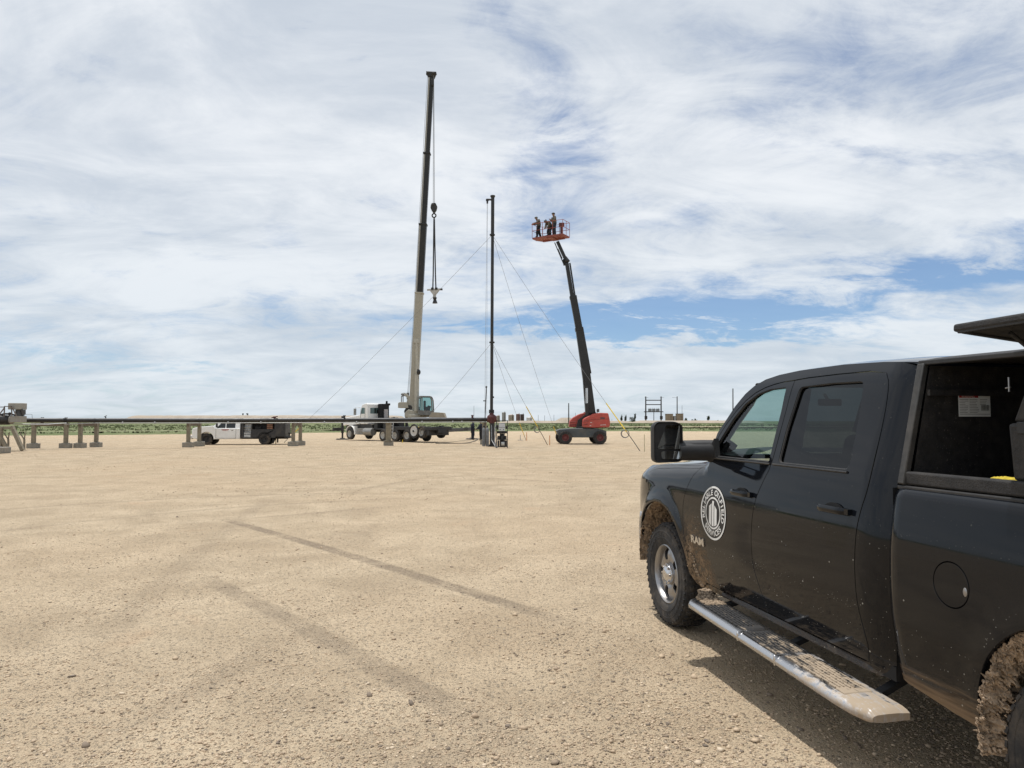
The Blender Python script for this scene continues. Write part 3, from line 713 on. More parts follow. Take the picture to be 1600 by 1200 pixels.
# underbody; first plate widened beyond the frame to block sun beside the step
mb = MB(); mb.b2(-2.73, -.65, -.925, .925, .43, .50); mb.b2(.85, -.62, -.72, .72, .52, .60); mb.b2(.80, -4.8, .33, .45, .48, .62); mb.b2(.80, -4.8, -.45, -.33, .48, .62)
mb.tube(Tp(0, -.85, .42), Tp(0, .85, .42), .06, n=10); mb.tube(Tp(3.785, -.85, .42), Tp(3.785, .85, .42), .07, n=10); mb.b2(-.66, -.63, -.9, .9, .44, 1.3); mb.b2(.3, -.55, -.5, .5, .6, 1.2)
mb.b2(-2.7, -.7, -.86, .86, .55, .60)
mb.build('chassis', M_dark, truck, 0)
# wheels
def tyre_mb():
    mb = MB(); R = .42; prof = [(.232, .118), (.245, .132), (.285, .146), (.345, .148), (.385, .142), (.405, .126), (.411, .105), (.411, -.105), (.405, -.126), (.385, -.142), (.345, -.148), (.285, -.146), (.245, -.132), (.232, -.118)]
    mb.lathe(prof, (0, 0, 0), (0, 1, 0), 96)
    n = 46
    for i in range(n):
        for (y0, sy, ph, ln, h) in ((.088, .034, 0, .034, .010), (-.088, .034, .5, .034, .010), (.036, .040, .25, .030, .009), (-.036, .040, .75, .030, .009), (0, .022, .5, .026, .008), (.136, .020, 0, .028, .006), (-.136, .020, .5, .028, .006)):
            t_ = 2*pi*(i+ph)/n; sh_ = abs(y0) > .12; r0 = .392 if sh_ else .414
            Rm = Matrix.Rotation(t_, 3, 'Y'); tw = Matrix.Rotation(radians(18 if i % 2 else 8)*(1 if y0 > 0 else -1), 3, 'Z')
            c = Rm @ Vector((0, y0, r0)); mb.box(c, (ln, sy, h*2), 0, Rm @ tw, .9)
    # raised sidewall ribs
    for r in (.300, .352): mb.torus((0, .1475, 0), (0, 1, 0), r, .0022, 64, 4)
    for i in range(40):
        t_ = 2*pi*i/40
        if i % 20 < 8: Rm = Matrix.Rotation(t_, 3, 'Y'); mb.box(Rm @ Vector((0, .148, .326)), (.018, .004, .022), 0, Rm)
    return mb
def rim_mb():
    mb = MB(); mb.lathe([(.236, .112), (.242, .128), (.234, .134), (.226, .126), (.218, .09), (.21, .02), (.205, -.11), (.232, -.12)], (0, 0, 0), (0, 1, 0), 64)
    nr, na = 16, 120; r0, r1 = .070, .2175
    def dish(r, t_): return .078-.050*((r-.07)/.15)**2*0+.028*sin(pi*min(1, max(0, (r-.07)/.15)))
    vs = []; 
    for k in range(2):
        for j in range(nr+1):
            r = r0+(r1-r0)*j/nr
            for i in range(na):
                t_ = 2*pi*i/na; vs.append((r*cos(t_), dish(r, t_)-.018*k, r*sin(t_)))
    op = set()
    for j in range(nr):
        for i in range(na):
            r = r0+(r1-r0)*(j+.5)/nr; t_ = (i+.5)/na*5; q = (t_-round(t_))*2*pi/5*r
            if .112 < r < .206 and (q/(.026+.24*(r-.112)))**2+((r-.162)/.050)**4 < 1: op.add((j, i))
    fs = []; K = (nr+1)*na
    idx = lambda j, i: j*na+i % na
    for j in range(nr):
        for i in range(na):
            if (j, i) in op: continue
            fs.append((idx(j, i), idx(j, i+1), idx(j+1, i+1), idx(j+1, i))); fs.append((K+idx(j+1, i), K+idx(j+1, i+1), K+idx(j, i+1), K+idx(j, i)))
            for dj, di, e in ((0, 1, (idx(j, i+1), idx(j+1, i+1))), (0, -1, (idx(j, i), idx(j+1, i))), (1, 0, (idx(j+1, i), idx(j+1, i+1))), (-1, 0, (idx(j, i), idx(j, i+1)))):
                if (j+dj, (i+di) % na) in op: fs.append((e[0], e[1], K+e[1], K+e[0]))
    mb.add(vs, fs)
    return mb
def hub_mb():
    mb = MB(); mb.lathe([(.0, .148), (.030, .147), (.052, .140), (.060, .128), (.082, .120), (.088, .104), (.088, .07)], (0, 0, 0), (0, 1, 0), 32)
    for i in range(8):
        t_ = 2*pi*i/8; mb.tube((.072*cos(t_), .10, .072*sin(t_)), (.072*cos(t_), .137, .072*sin(t_)), .0115, .009, 8)
    return mb
wh = empty('wheel'); wh.parent = truck; wh.location = Tp(0, .855, .40); wh.scale = (1.045, 1, 1.045)
ty = tyre_mb().build('tyre', M_rubber, wh, 30); ri = rim_mb().build('rim', M_alloy, wh, 40); hb = hub_mb().build('hub_cap', M_chrome, wh, 40)
mb = MB(); mb.lathe([(.0, .0), (.16, .0), (.17, -.02), (.17, -.05)], (0, 0, 0), (0, 1, 0), 32); mb.build('brake_disc', M_dark, wh, 30)
for X, sd in ((3.785, 1), (0, -1), (3.785, -1)):
    c = copy_tree(wh, truck); c.location = Tp(X, sd*(.855 if X < 1 else .80), .40); c.rotation_euler = (0, radians(37*X+11), 0 if sd > 0 else pi)
# wheel-arch liners caked with mud, with a fuzzy torn edge
def mud_liner(cx, cz, R, a0, a1, amp, seed, sd=1, front=0.):
    rr = random.Random(seed); mb = MB(); nu, nv = 170, 44
    def fn(a, b_):
        t_ = a0+(a1-a0)*a; Y = (.99-.42*b_)
        n_ = noise.noise(Vector((t_*5, Y*14, seed)))*.35+noise.noise(Vector((t_*16, Y*40, seed)))*.35+noise.noise(Vector((t_*50, Y*120, seed)))*.45
        am = amp+front*max(0, -cos(t_)+.15)**1.2*(1.5 if b_ < .16 else max(.5, 1.5-(b_-.16)*3))
        r = R+.005-am*(.45+.8*n_)*min(1, .35+b_*4)
        return Tp(cx+r*cos(t_), sd*(Y+.012*n_*(b_ < .05)), cz+r*sin(t_))
    mb.grid(fn, nu, nv)
    for k in range(6500 if front else 1800):   # clods and grass-like shreds stuck to it
        a = rr.random(); b_ = rr.random()**2.2*.6; p = Vector(fn(a, b_)); t_ = a0+(a1-a0)*a
        inn = Vector((cos(t_), 0, -sin(t_))); s_ = rr.uniform(.003, .009)
        d = (inn*rr.uniform(.3, 1)+Vector((rr.uniform(-1, 1), rr.uniform(-.5, .9)*sd, rr.uniform(-1, 1)))*.8).normalized()*s_*rr.uniform(1, 2.4)
        mb.tube(p-d*.3, p+d, s_*.8, s_*.15, 5, 0, False)
    return mb.build('mud_caked_arch_liner', M_mud, truck, 50)
mud_liner(-.07, .48, .545, radians(8), radians(188), .045, 3)
mud_liner(3.80, .46, .535, radians(-5), radians(194), .05, 8, 1, .085)
mud_liner(-.07, .48, .545, radians(8), radians(188), .03, 5, -1)
# running board; inner edge carried in to the rocker to close a sunlit gap
def board(sd):
    mb = MB(); xs = [.80, .815, .85, .92, 1.2, 1.7, 2.2, 2.50, 2.62, 2.72, 2.79, 2.82, 2.84]
    sec = [(.945, .052), (.985, .056), (1.02, .060), (1.10, .060), (1.165, .056), (1.190, .046), (1.202, .028), (1.198, .008), (1.175, -.008), (1.10, -.015), (.945, -.010)]
    vs = []
    for x in xs:
        k = min(1, (x-.795)/.10, (2.85-x)/.07); e = sqrt(max(.04, 1-(1-k)**2)); ins = .09*max(0, 1-(x-.80)/.12)**1.5+.085*max(0, 1-(2.84-x)/.16)**1.1*.6
        for y, z in sec: vs.append(Tp(x, sd*(y-ins*max(0, (y-.985)/.215)), (.348-.062*max(0, (x-.8)/2.05))+.022+(z-.022)*e))
    n = len(sec); mb.add(vs, [(k*n+i, k*n+(i+1) % n, (k+1)*n+(i+1) % n, (k+1)*n+i) for k in range(len(xs)-1) for i in range(n)]+[tuple(range(n-1, -1, -1)), tuple(range((len(xs)-1)*n, len(xs)*n))])
    o = mb.build('running_board', step_mat(True) if sd == 1 else M_chrome, truck, 50)
    for xa, xb in ((.90, 1.62), (1.66, 2.05), (2.09, 2.64)):
        dzp = lambda x: -.062*max(0, (x-.8)/2.05)
        mb = MB(); mb.prism([(-xa, .402+dzp(xa)), (-xb, .402+dzp(xb)), (-xb+.01, .4125+dzp(xb)), (-xa-.01, .4125+dzp(xa))], sd*.99, sd*(1.150 if xa != 1.66 else 1.176)); mb.build('step_pad', M_step, o, bevel=.003)
    for xa, xb in ((.92, 1.60), (1.68, 2.03), (2.11, 2.62)):
        mb = MB()
        for yy_ in np.linspace(1.005, 1.15, 7):
            for k in range(int((xb-xa)/.058)):
                mb.box(Tp(xa+.025+.058*k+(.02 if int(yy_*100) % 2 else 0), sd*yy_, .4135+dzp(xa+.058*k)), (.046, .007, .005))
        mb.build('tread_ribs', M_step, o, 0)['kind'] = 'stuff'
    for x in (1.64, 2.07):
        mb = MB(); mb.box(Tp(x, sd*1.172, .378-.062*(x-.8)/2.05), (.016, .062, .060)); mb.build('joint_band', M_chrome, o, bevel=.006)
    for x in (1.0, 1.85, 2.62):
        mb = MB(); mb.bar(Tp(x, sd*.70, .44), Tp(x, sd*1.0, .362-.062*(x-.8)/2.05), .05, .03); mb.build('bracket', M_dark, o, 0)
    return o
rb = board(1); board(-1)
# heap of mud on the front end of the board and in the corner of the arch
mb = MB(); rr = random.Random(4)
for k in range(520):
    a = rr.random(); x = .815+.27*a**1.3; y = .985+.15*rr.random()*min(1, .5+(x-.81)*4); h = .05*(1-(a)**1.1)*rr.random(); s_ = rr.uniform(.006, .016)
    mb.sphere(Tp(x, y, .405+h), s_, 6, 4, 0, (rr.uniform(.6, 1.5), rr.uniform(.6, 1.5), rr.uniform(.5, 1)))
for k in range(420):
    z = .42+.36*rr.random()**1.4; a = (z-.42)/.36; x = .59-.10*a+rr.gauss(0, .012)+.02; y = yf(x, z)-.02+rr.uniform(-.05, .022); s_ = rr.uniform(.004, .013)*(1-.5*a)
    mb.sphere(Tp(x, y, z), s_, 6, 4, 0, (1, rr.uniform(.6, 1.2), rr.uniform(.7, 1.6)))
mb.build('mud_clods', mat('dried_mud', (.30, .225, .155), .95, var=.35, vscale=40, bump=.8, bscale=120), truck, 60)
# towing mirror
def mirror(sd):
    mb = MB()
    hx, hz = .118, .155; ctr = Vector((-.80, sd*1.29, 1.572))
    out = rounded([(-hx, -hz), (hx, -hz*.96), (hx*.98, hz*.86), (hx*.5, hz), (-hx*.75, hz), (-hx, hz*.8)], .045, 6)
    vs = []; prof = [(1, 0), (1.03, .025), (1.0, .07), (.86, .11), (.55, .135)]; n = len(out)
    for k, d in prof: vs += [(ctr.x-.0+d, ctr.y-sd*p[0]*k, ctr.z+p[1]*k) for p in out]
    mb.add(vs, [(j*n+i, j*n+(i+1) % n, (j+1)*n+(i+1) % n, (j+1)*n+i) for j in range(len(prof)-1) for i in range(n)]+[tuple(range((len(prof)-1)*n, len(prof)*n))])
    ins = [(ctr.x+.018, ctr.y-sd*p[0]*.9, ctr.z+p[1]*.92) for p in out]; b = len(mb.v); mb.add([(ctr.x, ctr.y-sd*p[0], ctr.z+p[1]) for p in out]+ins, [(i, (i+1) % n, n+(i+1) % n, n+i) for i in range(n)]+[tuple(range(n, 2*n))])
    mb.path([(-.80+.03, sd*1.20, 1.50), (-.795+.02, sd*1.08, 1.50), (-.80, sd*.97, 1.50), (-.80, sd*.93, 1.49)], [.070, .072, .074, .08], 12)
    mb.path([(-.80+.05, sd*1.18, 1.535), (-.80+.01, sd*1.0, 1.535), (-.80, sd*.93, 1.53)], [.05, .055, .06], 10)
    mb.prism([(-.735, 1.455), (-.90, 1.455), (-.875, 1.60)], sd*.915, sd*.955)
    o = mb.build('towing_mirror', M_blk, truck, 45)
    R = Matrix.Rotation(radians(-7*sd), 3, 'Z') @ Matrix.Rotation(radians(3), 3, 'Y')
    for (z0, z1, y0, y1) in ((-.052, .132, -.094, .094), (-.128, -.068, -.055, .094)):
        L = rounded([(y0, z0), (y1, z0), (y1, z1), (y0, z1)], .018, 4)
        mb = MB(); vs = [Vector((ctr.x+.010, ctr.y, ctr.z))+R @ Vector((0, -sd*p[0], p[1])) for p in L]; mb.add(vs, [tuple(range(len(L)))])
        mb.build('mirror_glass', M_mirror, o, 0)
    return o
mirror(1); mirror(-1)
# cab interior
mb = MB(); mb.grid(lambda a, b_: Tp(.42+.50*b_, (-.84+1.68*a), 1.49-.02*b_*b_+.02*sin(pi*a)+.05*exp(-((a-.74)/.10)**2)*b_), 20, 8); mb.b2(-.93, -.85, -.84, .84, .95, 1.42)
mb.b2(-1.9, -.9, -.14, .14, .6, 1.02); mb.build('dashboard', M_cloth, truck, 50)
for y in (.40, -.40):
    mb = MB(); mb.box(Tp(1.62, y, .93), (.56, .52, .16)); R = Matrix.Rotation(radians(-16), 3, 'Y'); mb.box(Tp(1.90, y, 1.30), (.14, .52, .72), 0, R, .86)
    st_ = mb.build('seat', M_cloth, truck, 40, bevel=.05, seg=4)
    mb = MB(); mb.box(Tp(2.01, y, 1.76), (.11, .30, .22), 0, R, .85); mb.tube(Tp(2.0, y-.06, 1.6), Tp(2.02, y-.06, 1.7), .007); mb.tube(Tp(2.0, y+.06, 1.6), Tp(2.02, y+.06, 1.7), .007); mb.build('headrest', M_cloth, st_, 40, bevel=.04, seg=4)
mb = MB(); mb.box(Tp(2.35, 0, .93), (.5, 1.5, .16)); mb.box(Tp(2.62, 0, 1.26), (.12, 1.5, .62)); 
for y in (-.45, .45): mb.box(Tp(2.64, y, 1.66), (.09, .28, .14))
mb.build('rear_bench', M_cloth, truck, 40, bevel=.04, seg=3)
mb = MB(); c = Vector(Tp(1.12, .40, 1.36)); ax = Vector((-.45*-1, 0, -.9)).normalized(); ax = Vector((.88, 0, -.47)); mb.torus(c, ax, .185, .014, 36, 8)
for a in (0, 120, 240):
    p, q, a_, b_, cc, L = mb.frame(c, c+ax); mb.bar(c, c+(b_*cos(radians(a+90))+cc*sin(radians(a+90)))*.18, .03, .02)
mb.tube(c, c+ax*.25, .035, .05, 12); mb.build('steering_wheel', M_blk, truck, 50)
mb = MB(); mb.box(Tp(.93, 0, 1.88), (.03, .20, .055)); mb.tube(Tp(.93, 0, 1.88), Tp(.86, 0, 1.95), .012); mb.build('rear_view_mirror', M_blk, truck, bevel=.012)
mb = MB()
mb.grid(lambda a, b_: Tp(1.25+1.46*a, .70*(2*b_-1), 2.0-.05*(2*a-1)**2*.4), 6, 6)
for sd in (1, -1): mb.bar(Tp(1.70, sd*.83, 1.44), Tp(1.66, sd*.70, 1.95), .08, .05)
mb.build('headliner', mat('grey_headliner', (.17, .17, .165), .9), truck, 40)
mb = MB(); mb.b2(-2.7, -.7, -.86, .86, .6, .63); mb.build('cab_floor', M_dark, truck, 0)

# --- bed cap (black topper) with its left door swung up
cap = empty('bed_cap'); cap.parent = truck
ysd = lambda z: .93-.26*max(0, (z-1.42))/.60*1.0 if z > 1.42 else .93
mb = MB()
def capz(X): return 2.035-.012*(X-2.8)
mb.grid(lambda a, b_: Tp(2.795+2.02*a, .80*(2*b_-1), capz(2.795+2.02*a)+.045*(1-(2*b_-1)**4)), 10, 16); mb.grid(lambda a, b_: Tp(2.795+2.02*a, .80*(2*b_-1), capz(2.795+2.02*a)-.022+.02*(1-(2*b_-1)**4)), 10, 16)
mb.build('cap_roof', M_liner, cap, 60)
mb = MB(); mb.bar(Tp(2.79, .79, 2.026), Tp(4.81, .79, 2.002), .022, .026); mb.build('roof_edge_rail', M_blk, cap, bevel=.006)
for x_, w_ in ((2.812, .032), (4.78, .05)):
    mb = MB(); mb.bar(Tp(x_, .925, 1.42), Tp(x_, .79, 2.02), w_, .045, up=(1, 0, 0)); mb.build('corner_post', mat('worn_grey_trim', (.030, .030, .030), .6, var=.3, vscale=30, dirt=.5, dcol=(.12, .105, .09)), cap, bevel=.006)
mb = MB(); mb.bar(Tp(2.80, .90, 1.452), Tp(4.80, .90, 1.462), .05, .065); mb.build('sill_strip', M_liner, cap, bevel=.01)
mb = MB(); mb.add([Tp(2.84, y, z) for y, z in ((-.90, .80), (.90, .80), (.90, 1.42), (.775, 2.01), (-.775, 2.01), (-.90, 1.42))], [(0, 1, 2, 3, 4, 5)]); 
for z in (1.28, 1.86): mb.b2(-2.865, -2.845, -.80, .80, z, z+.03)
mb.build('cap_front_wall', M_liner, cap, 0)
mb = MB(); mb.add([Tp(x, -y, z) for x, y, z in ((2.82, .90, 1.42), (4.80, .90, 1.42), (4.80, .78, 2.0), (2.82, .78, 2.02))], [(0, 1, 2, 3)]); mb.add([Tp(4.80, y, z) for y, z in ((-.90, 1.42), (.90, 1.42), (.775, 2.0), (-.775, 2.0))], [(0, 1, 2, 3)])
mb.build('cap_side_wall', M_liner, cap, 0)
M_dust = mat('dust_speck', (.10, .09, .08), .9)
mb = MB(); rr = random.Random(9)
for k in range(170):
    y = .46+.30*rr.random()**.7; z = 1.40+.55*rr.random(); s_ = rr.uniform(.001, .0032); mb.sphere(Tp(2.842, min(y, .86-.2*(z-1.42)), z), s_, 5, 3, 0, (.3, 1, rr.uniform(.6, 2)))
mb.build('dust_specks', M_dust, cap, 0)['kind'] = 'stuff'
# raised door: front outer corner (3.33, 1.09, 2.147)
mb = MB(); c0 = Vector(Tp(3.33, 1.09, 2.145)); c1 = Vector(Tp(3.33, .50, 2.085)); dn = Vector((0, .10, -.995)).normalized()*.034; L_ = Vector((-1.42, 0, 0))
q = [c0, c1, c1+L_, c0+L_]; mb.add(q+[p+dn for p in q], [(0, 1, 2, 3), (7, 6, 5, 4), (0, 4, 5, 1), (1, 5, 6, 2), (2, 6, 7, 3), (3, 7, 4, 0)])
dr = mb.build('cap_door', M_liner, cap, bevel=.010)
mb = MB(); mb.bar(c0+dn*1.05+Vector((-.02, -.02, 0)), c0+L_+dn*1.05+Vector((.02, -.02, 0)), .03, .014); mb.bar(c0+dn*1.05+Vector((-.03, -.03, 0)), c1+dn*1.05+Vector((-.03, .03, 0)), .03, .014); mb.build('door_seal', M_blk, dr, bevel=.003)
for x_ in (3.5, 4.6): mb = MB(); mb.tube(Tp(x_, .78, 1.95), Tp(x_, .98, 2.09), .009); mb.build('gas_strut', M_blk, dr)
mb = MB(); p = Vector(Tp(3.215, .70, 1.93)); mb.tube(p, p+Vector((0, 0, -.065)), .005, n=8); mb.tube(p+Vector((-.008, 0, -.045)), p+Vector((.018, 0, -.048)), .004, n=8); mb.build('latch', M_alloy, cap)
# warning sticker on the inside of the front wall
def on_wall(u, v):  # photograph point on the plane X = 2.845
    r = px_dir(u, v); fx, fy = sin(YAW), cos(YAW); o_ = Vector((-2.314, -6.48)); a = -(o_.x*fx+o_.y*fy); b = -(r.x*fx+r.y*fy); t_ = (2.845-a)/b
    return (-fy*(o_.x+r.x*t_)+fx*(o_.y+r.y*t_), H-.04+r.z*t_)
yA, zA = on_wall(1496, 617); yB, zB = on_wall(1547, 651)
st_ = MB(); XX = 2.849
def rect(mb, y0, y1, z0, z1, m, k=0): mb.add([Tp(XX+k, y, z) for y, z in ((y0, z0), (y1, z0), (y1, z1), (y0, z1))], [(0, 1, 2, 3)], m)
y0, y1, z0, z1 = yA, yB, zB, zA
rect(st_, y0, y1, z0, z1, 0); fr = lambda a: y0+(y1-y0)*a; fz = lambda a: z1+(z0-z1)*a
rect(st_, fr(.02), fr(.62), fz(.13), fz(.03), 1, .0012)
rr = random.Random(2)
for c_ in ((.03, .32), (.34, .64), (.67, .97)):
    for k in range(9):
        a = .20+.075*k
        if c_[0] > .6 and k > 3: continue
        rect(st_, fr(c_[0]), fr(c_[0]+(c_[1]-c_[0])*rr.uniform(.6, 1)), fz(a+.022), fz(a), 2, .0012)
x = .70
while x < .96: wd = rr.uniform(.004, .012); rect(st_, fr(x), fr(x+wd), fz(.72), fz(.46), 3, .0012); x += wd+rr.uniform(.005, .012)
rect(st_, fr(.03), fr(.97), fz(.90), fz(.875), 2, .0012)
vt, ft = text_mesh('WARNING', .016); wdt = y1-y0
sg = 1 if y1 > y0 else -1
st_.add([Tp(XX+.0022, fr(.30)+sg*v[0], fz(.08)+v[1]) for v in vt], [f[::-1] for f in ft], 4)
st_.build('warning_sticker', [mat('sticker_paper', (.80, .81, .80), .5), mat('sticker_red', (.42, .03, .035), .5), mat('sticker_grey_print', (.27, .27, .27), .6), mat('sticker_black_print', (.03, .03, .03), .6), M_white], cap, 0, fixn=False)
# tool boxes in the bed
tb = empty('tool_box', tuple(truck.matrix_basis @ Vector(Tp(3.72, .78, 1.485))), pi/2-YAW, 'black plastic tool box standing in the open bed of the black pickup', 'tool box')
mb = MB(); mb.box((0, 0, .12), (.62, .24, .24), taper=1.04); mb.build('case', M_liner, tb, bevel=.015)
mb = MB(); mb.prism([(-.31, .245), (.31, .245), (.22, .44), (-.31, .44)], -.11, .11); mb.build('lid', M_liner, tb, bevel=.012)
mb = MB(); mb.box((.25, .124, .22), (.05, .012, .05)); mb.build('latch', M_blk, tb, bevel=.004)
gl_ = empty('work_glove', tuple(truck.matrix_basis @ Vector(Tp(3.33, .80, 1.46))), pi/2-YAW+.2, 'yellow work glove lying on the side rail under the open bed cap', 'glove')
MY = mat('yellow_cloth', (.55, .42, .035), .85, var=.2, vscale=60)
mb = MB(); mb.sphere((0, 0, .015), .05, 14, 8, 0, (1.1, .7, .35)); mb.build('palm', MY, gl_)
mb = MB()
for k in range(4): mb.path([(.03, -.03+.02*k, .018), (.07, -.034+.023*k, .022), (.10-.006*abs(k-1.5), -.036+.024*k, .014)], [.010, .010, .008], 8)
mb.path([(-.01, .03, .018), (.02, .055, .018), (.04, .065, .014)], [.011, .010, .008], 8); mb.build('finger', MY, gl_, 60)

# --- door emblem and badge, laid on the door skin
def decal(name, shapes, m, parent, cx, cz, off=.0022):
    mb = MB()
    for vs, fs in shapes:
        mb.add([Tp(cx+x, yf(cx+x, cz+z)+off, cz+z) for x, z in vs], [f for f in fs])
    o = mb.build(name, m, parent, 0, fixn=False); return o
def ring(r0, r1, n=72):
    vs = []
    for i in range(n): t_ = 2*pi*i/n; vs += [(r0*cos(t_), r0*sin(t_)), (r1*cos(t_), r1*sin(t_))]
    return vs, [(2*i, 2*i+1, (2*i+3) % (2*n), (2*i+2) % (2*n)) for i in range(n)]
def disc_grid(r, n=48, k=6):
    vs = []; 
    for j in range(k+1):
        for i in range(n): t_ = 2*pi*i/n; vs.append((r*j/k*cos(t_), r*j/k*sin(t_)))
    return vs, [(j*n+i, j*n+(i+1) % n, (j+1)*n+(i+1) % n, (j+1)*n+i) for j in range(k) for i in range(n)]
CX, CZ, RO = .945, 1.045, .199
shp = [ring(RO*.925, RO), ring(RO*.535, RO*.60)]
def arc_text(txt, R, size, a_mid, span, top=True, wx=1.12):
    n = len(txt)
    for i, ch in enumerate(txt):
        if ch == ' ': continue
        f_ = (i-(n-1)/2)/(n-1); a = a_mid-f_*span if top else a_mid+f_*span
        vs, fs = text_mesh(ch, size, 0, size*.028); rot = (a-pi/2) if top else (a+pi/2); px0, pz0 = R*cos(a), R*sin(a)
        shp.append(([(px0+x*cos(rot)*wx-y*sin(rot), pz0+x*wx*sin(rot)+y*cos(rot)) for x, y, _ in vs], fs))
arc_text('RELIABLE OILFIELD', RO*.762, RO*.285, pi/2, radians(206), True)
arc_text('SERVICES', RO*.762, RO*.285, -pi/2, radians(92), False)
ri_ = RO*.505
f_ = lambda x: sqrt(max(0, 1-x*x))
for x0, x1, ta, tb_ in ((-.62, -.24, .48, .70), (-.15, .13, .90, .90), (.22, .60, .60, .32)):
    nn = 12; vs = []
    for j in range(nn+1):
        for i in range(4):
            x_ = x0+(x1-x0)*i/3; zb_ = -f_(x_)+.03; zt_ = ta+(tb_-ta)*i/3; vs.append((x_*ri_, (zb_+(zt_-zb_)*j/nn)*ri_))
    shp.append((vs, [(j*4+i, j*4+i+1, (j+1)*4+i+1, (j+1)*4+i) for j in range(nn) for i in range(3)]))
decal('door_emblem_backing', [disc_grid(RO, 48, 12)], mat('emblem_black', (.012, .012, .013), .5), PN[1][0], CX, CZ, .0012)
decal('door_emblem', shp, M_white, PN[1][0], CX, CZ, .0036)
vs, fs = text_mesh('RAM', .076, .004, .0035)
mb = MB(); mb.add([Tp(.675+x*1.45, yf(.675+x*1.45, .795+y)+.005+z, .795+y) for x, y, z in vs], [tuple(f) for f in fs]); mb.build('door_badge', M_chrome, PN[1][0], 30)
# ================================================================ pipe, flare stack and its fittings
M_pipe = mat('black_pipe_coating', (.012, .012, .013), .38, var=.35, vscale=3, bump=.15, bscale=14, dirt=.3, dcol=(.075, .065, .05), dscale=2.5)
M_wood = mat('tan_steel_post', (.235, .205, .15), .8, var=.18, vscale=5, bump=.3, bscale=40, dirt=.4, dcol=(.13, .11, .085), dscale=3)
M_conc = mat('concrete', (.245, .235, .205), .92, var=.16, vscale=6, bump=.6, bscale=35, dirt=.45, dcol=(.33, .27, .20), dscale=3)
M_galv = mat('galvanised', (.36, .365, .36), .5, .6, var=.15, vscale=8)
M_rust = mat('red_oxide', (.085, .022, .020), .6, var=.3, vscale=9, bump=.3)
M_grey = mat('grey_enclosure', (.38, .385, .38), .5, var=.06, dirt=.3, dcol=(.25, .22, .18))
M_bk = mat('black_steel', (.016, .016, .017), .5, var=.3, vscale=6, dirt=.3, dcol=(.07, .06, .05))
M_rope = mat('wire_rope', (.17, .17, .17), .6, .3)
M_yel = mat('yellow_sleeve', (.66, .47, .03), .6, var=.15)
M_act = mat('grey_beige_paint', (.30, .285, .25), .6, var=.1, dirt=.3)

def mbw(o): return MB(o.matrix_basis.inverted())
def pd(u):   # depth of the pipe run at photo column u
    return float(np.interp(u, [-60, 52, 302, 607, 775], [42.6, 44.6, 47.05, 49.7, 51.2]))
PU = [-70, 0, 100, 200, 300, 400, 500, 600, 700, 764]
pv = lambda u: float(np.interp(u, [-70, 0, 150, 300, 600, 764], [656.4, 656.6, 656.8, 656.9, 656.2, 655.6]))
pp = lambda u: W(u, pv(u), pd(u))
pipe = empty('flare_pipeline', pp(400), 0, 'long black steel pipeline carried on low posts across the yard', 'pipeline')
mb = mbw(pipe); mb.path([pp(u) for u in PU], .142, 20); mb.build('pipe', M_pipe, pipe, 60)
def flange(u, r=.20, w=.05, m=M_pipe, n='flange'):
    c = pp(u); a = (pp(u+3)-pp(u-3)).normalized(); mb = mbw(pipe)
    for s in (-1, 1): mb.tube(c+a*(s*w-.018), c+a*(s*w+.018), r, n=20)
    for k in range(8):
        t = 2*pi*k/8; off = Vector((0, cos(t), sin(t)))*(r*.8); mb.tube(c-a*(w+.05)+off, c+a*(w+.05)+off, .018, n=6)
    mb.build(n, m, pipe, 30)
for u in (66, 103): flange(u, .19, .045)
for u in (148, 311, 537, 641): 
    mb = mbw(pipe); c = pp(u); a = (pp(u+3)-pp(u-3)).normalized(); mb.tube(c-a*.05, c+a*.05, .152, n=20); mb.build('weld_band', M_pipe, pipe, 30)
mb = mbw(pipe); c = pp(165)+Vector((0, 0, .14)); mb.tube(c, c+Vector((0, 0, .10)), .035); mb.bar(c+Vector((-.10, 0, .08)), c+Vector((.06, 0, .17)), .04, .03); mb.build('drain_valve', M_bk, pipe)
mb = mbw(pipe); c = pp(429)+Vector((0, 0, .14)); mb.tube(c, c+Vector((0, 0, .12)), .09); mb.bar(c+Vector((-.2, 0, .04)), c+Vector((.2, 0, .12)), .12, .06); mb.build('pipe_saddle_valve', M_rust, pipe, bevel=.01)
for u in (538, 738):
    mb = mbw(pipe); c = pp(u)+Vector((0, 0, .13)); mb.tube(c, c+Vector((0, 0, .16)), .07); mb.tube(c+Vector((0, 0, .16)), c+Vector((0, 0, .20)), .10); mb.build('nozzle', M_bk if u < 600 else M_rust, pipe)
# conduit clipped under the pipe
con = empty('conduit', pp(300)+Vector((0, -.2, -.2)), 0, 'thin grey conduit clipped along the underside of the black pipeline', 'conduit')
mb = mbw(con); mb.path([pp(u)+Vector((0, -.16, -.175+(.0 if u > 104 else -.08))) for u in [104, 150, 200, 300, 400, 500, 600, 700, 764]]+[W(768, 660, 50.0), W(768.4, 688, 49.7), W(774, 698, 47.9)], .026, 8, 0); mb.build('tube', M_galv, con, 60)
mb = mbw(con); mb.path([W(-60, 662, 41.8), W(0, 662.0, 42.6), W(50, 663, 43.0), W(75, 663, 43.4), W(104, 661.2, 43.8)], .032, 8); mb.build('tube', M_galv, con, 60)
mb = mbw(con); mb.path([W(46, 665.5, 43.0), W(40, 669, 43.0), W(33, 668.5, 43.0), W(28, 666, 43.0)], .014, 6); mb.build('hanging_loop', M_rope, con, 60)
for u in (194, 244, 358, 409, 508, 558, 660, 708, 722):
    mb = mbw(con); c = pp(u)+Vector((0, -.17, -.17)); mb.box(c, (.11, .10, .11)); mb.tube(c, c+Vector((0, 0, .10)), .03); mb.build('clamp', M_grey, con, bevel=.02)
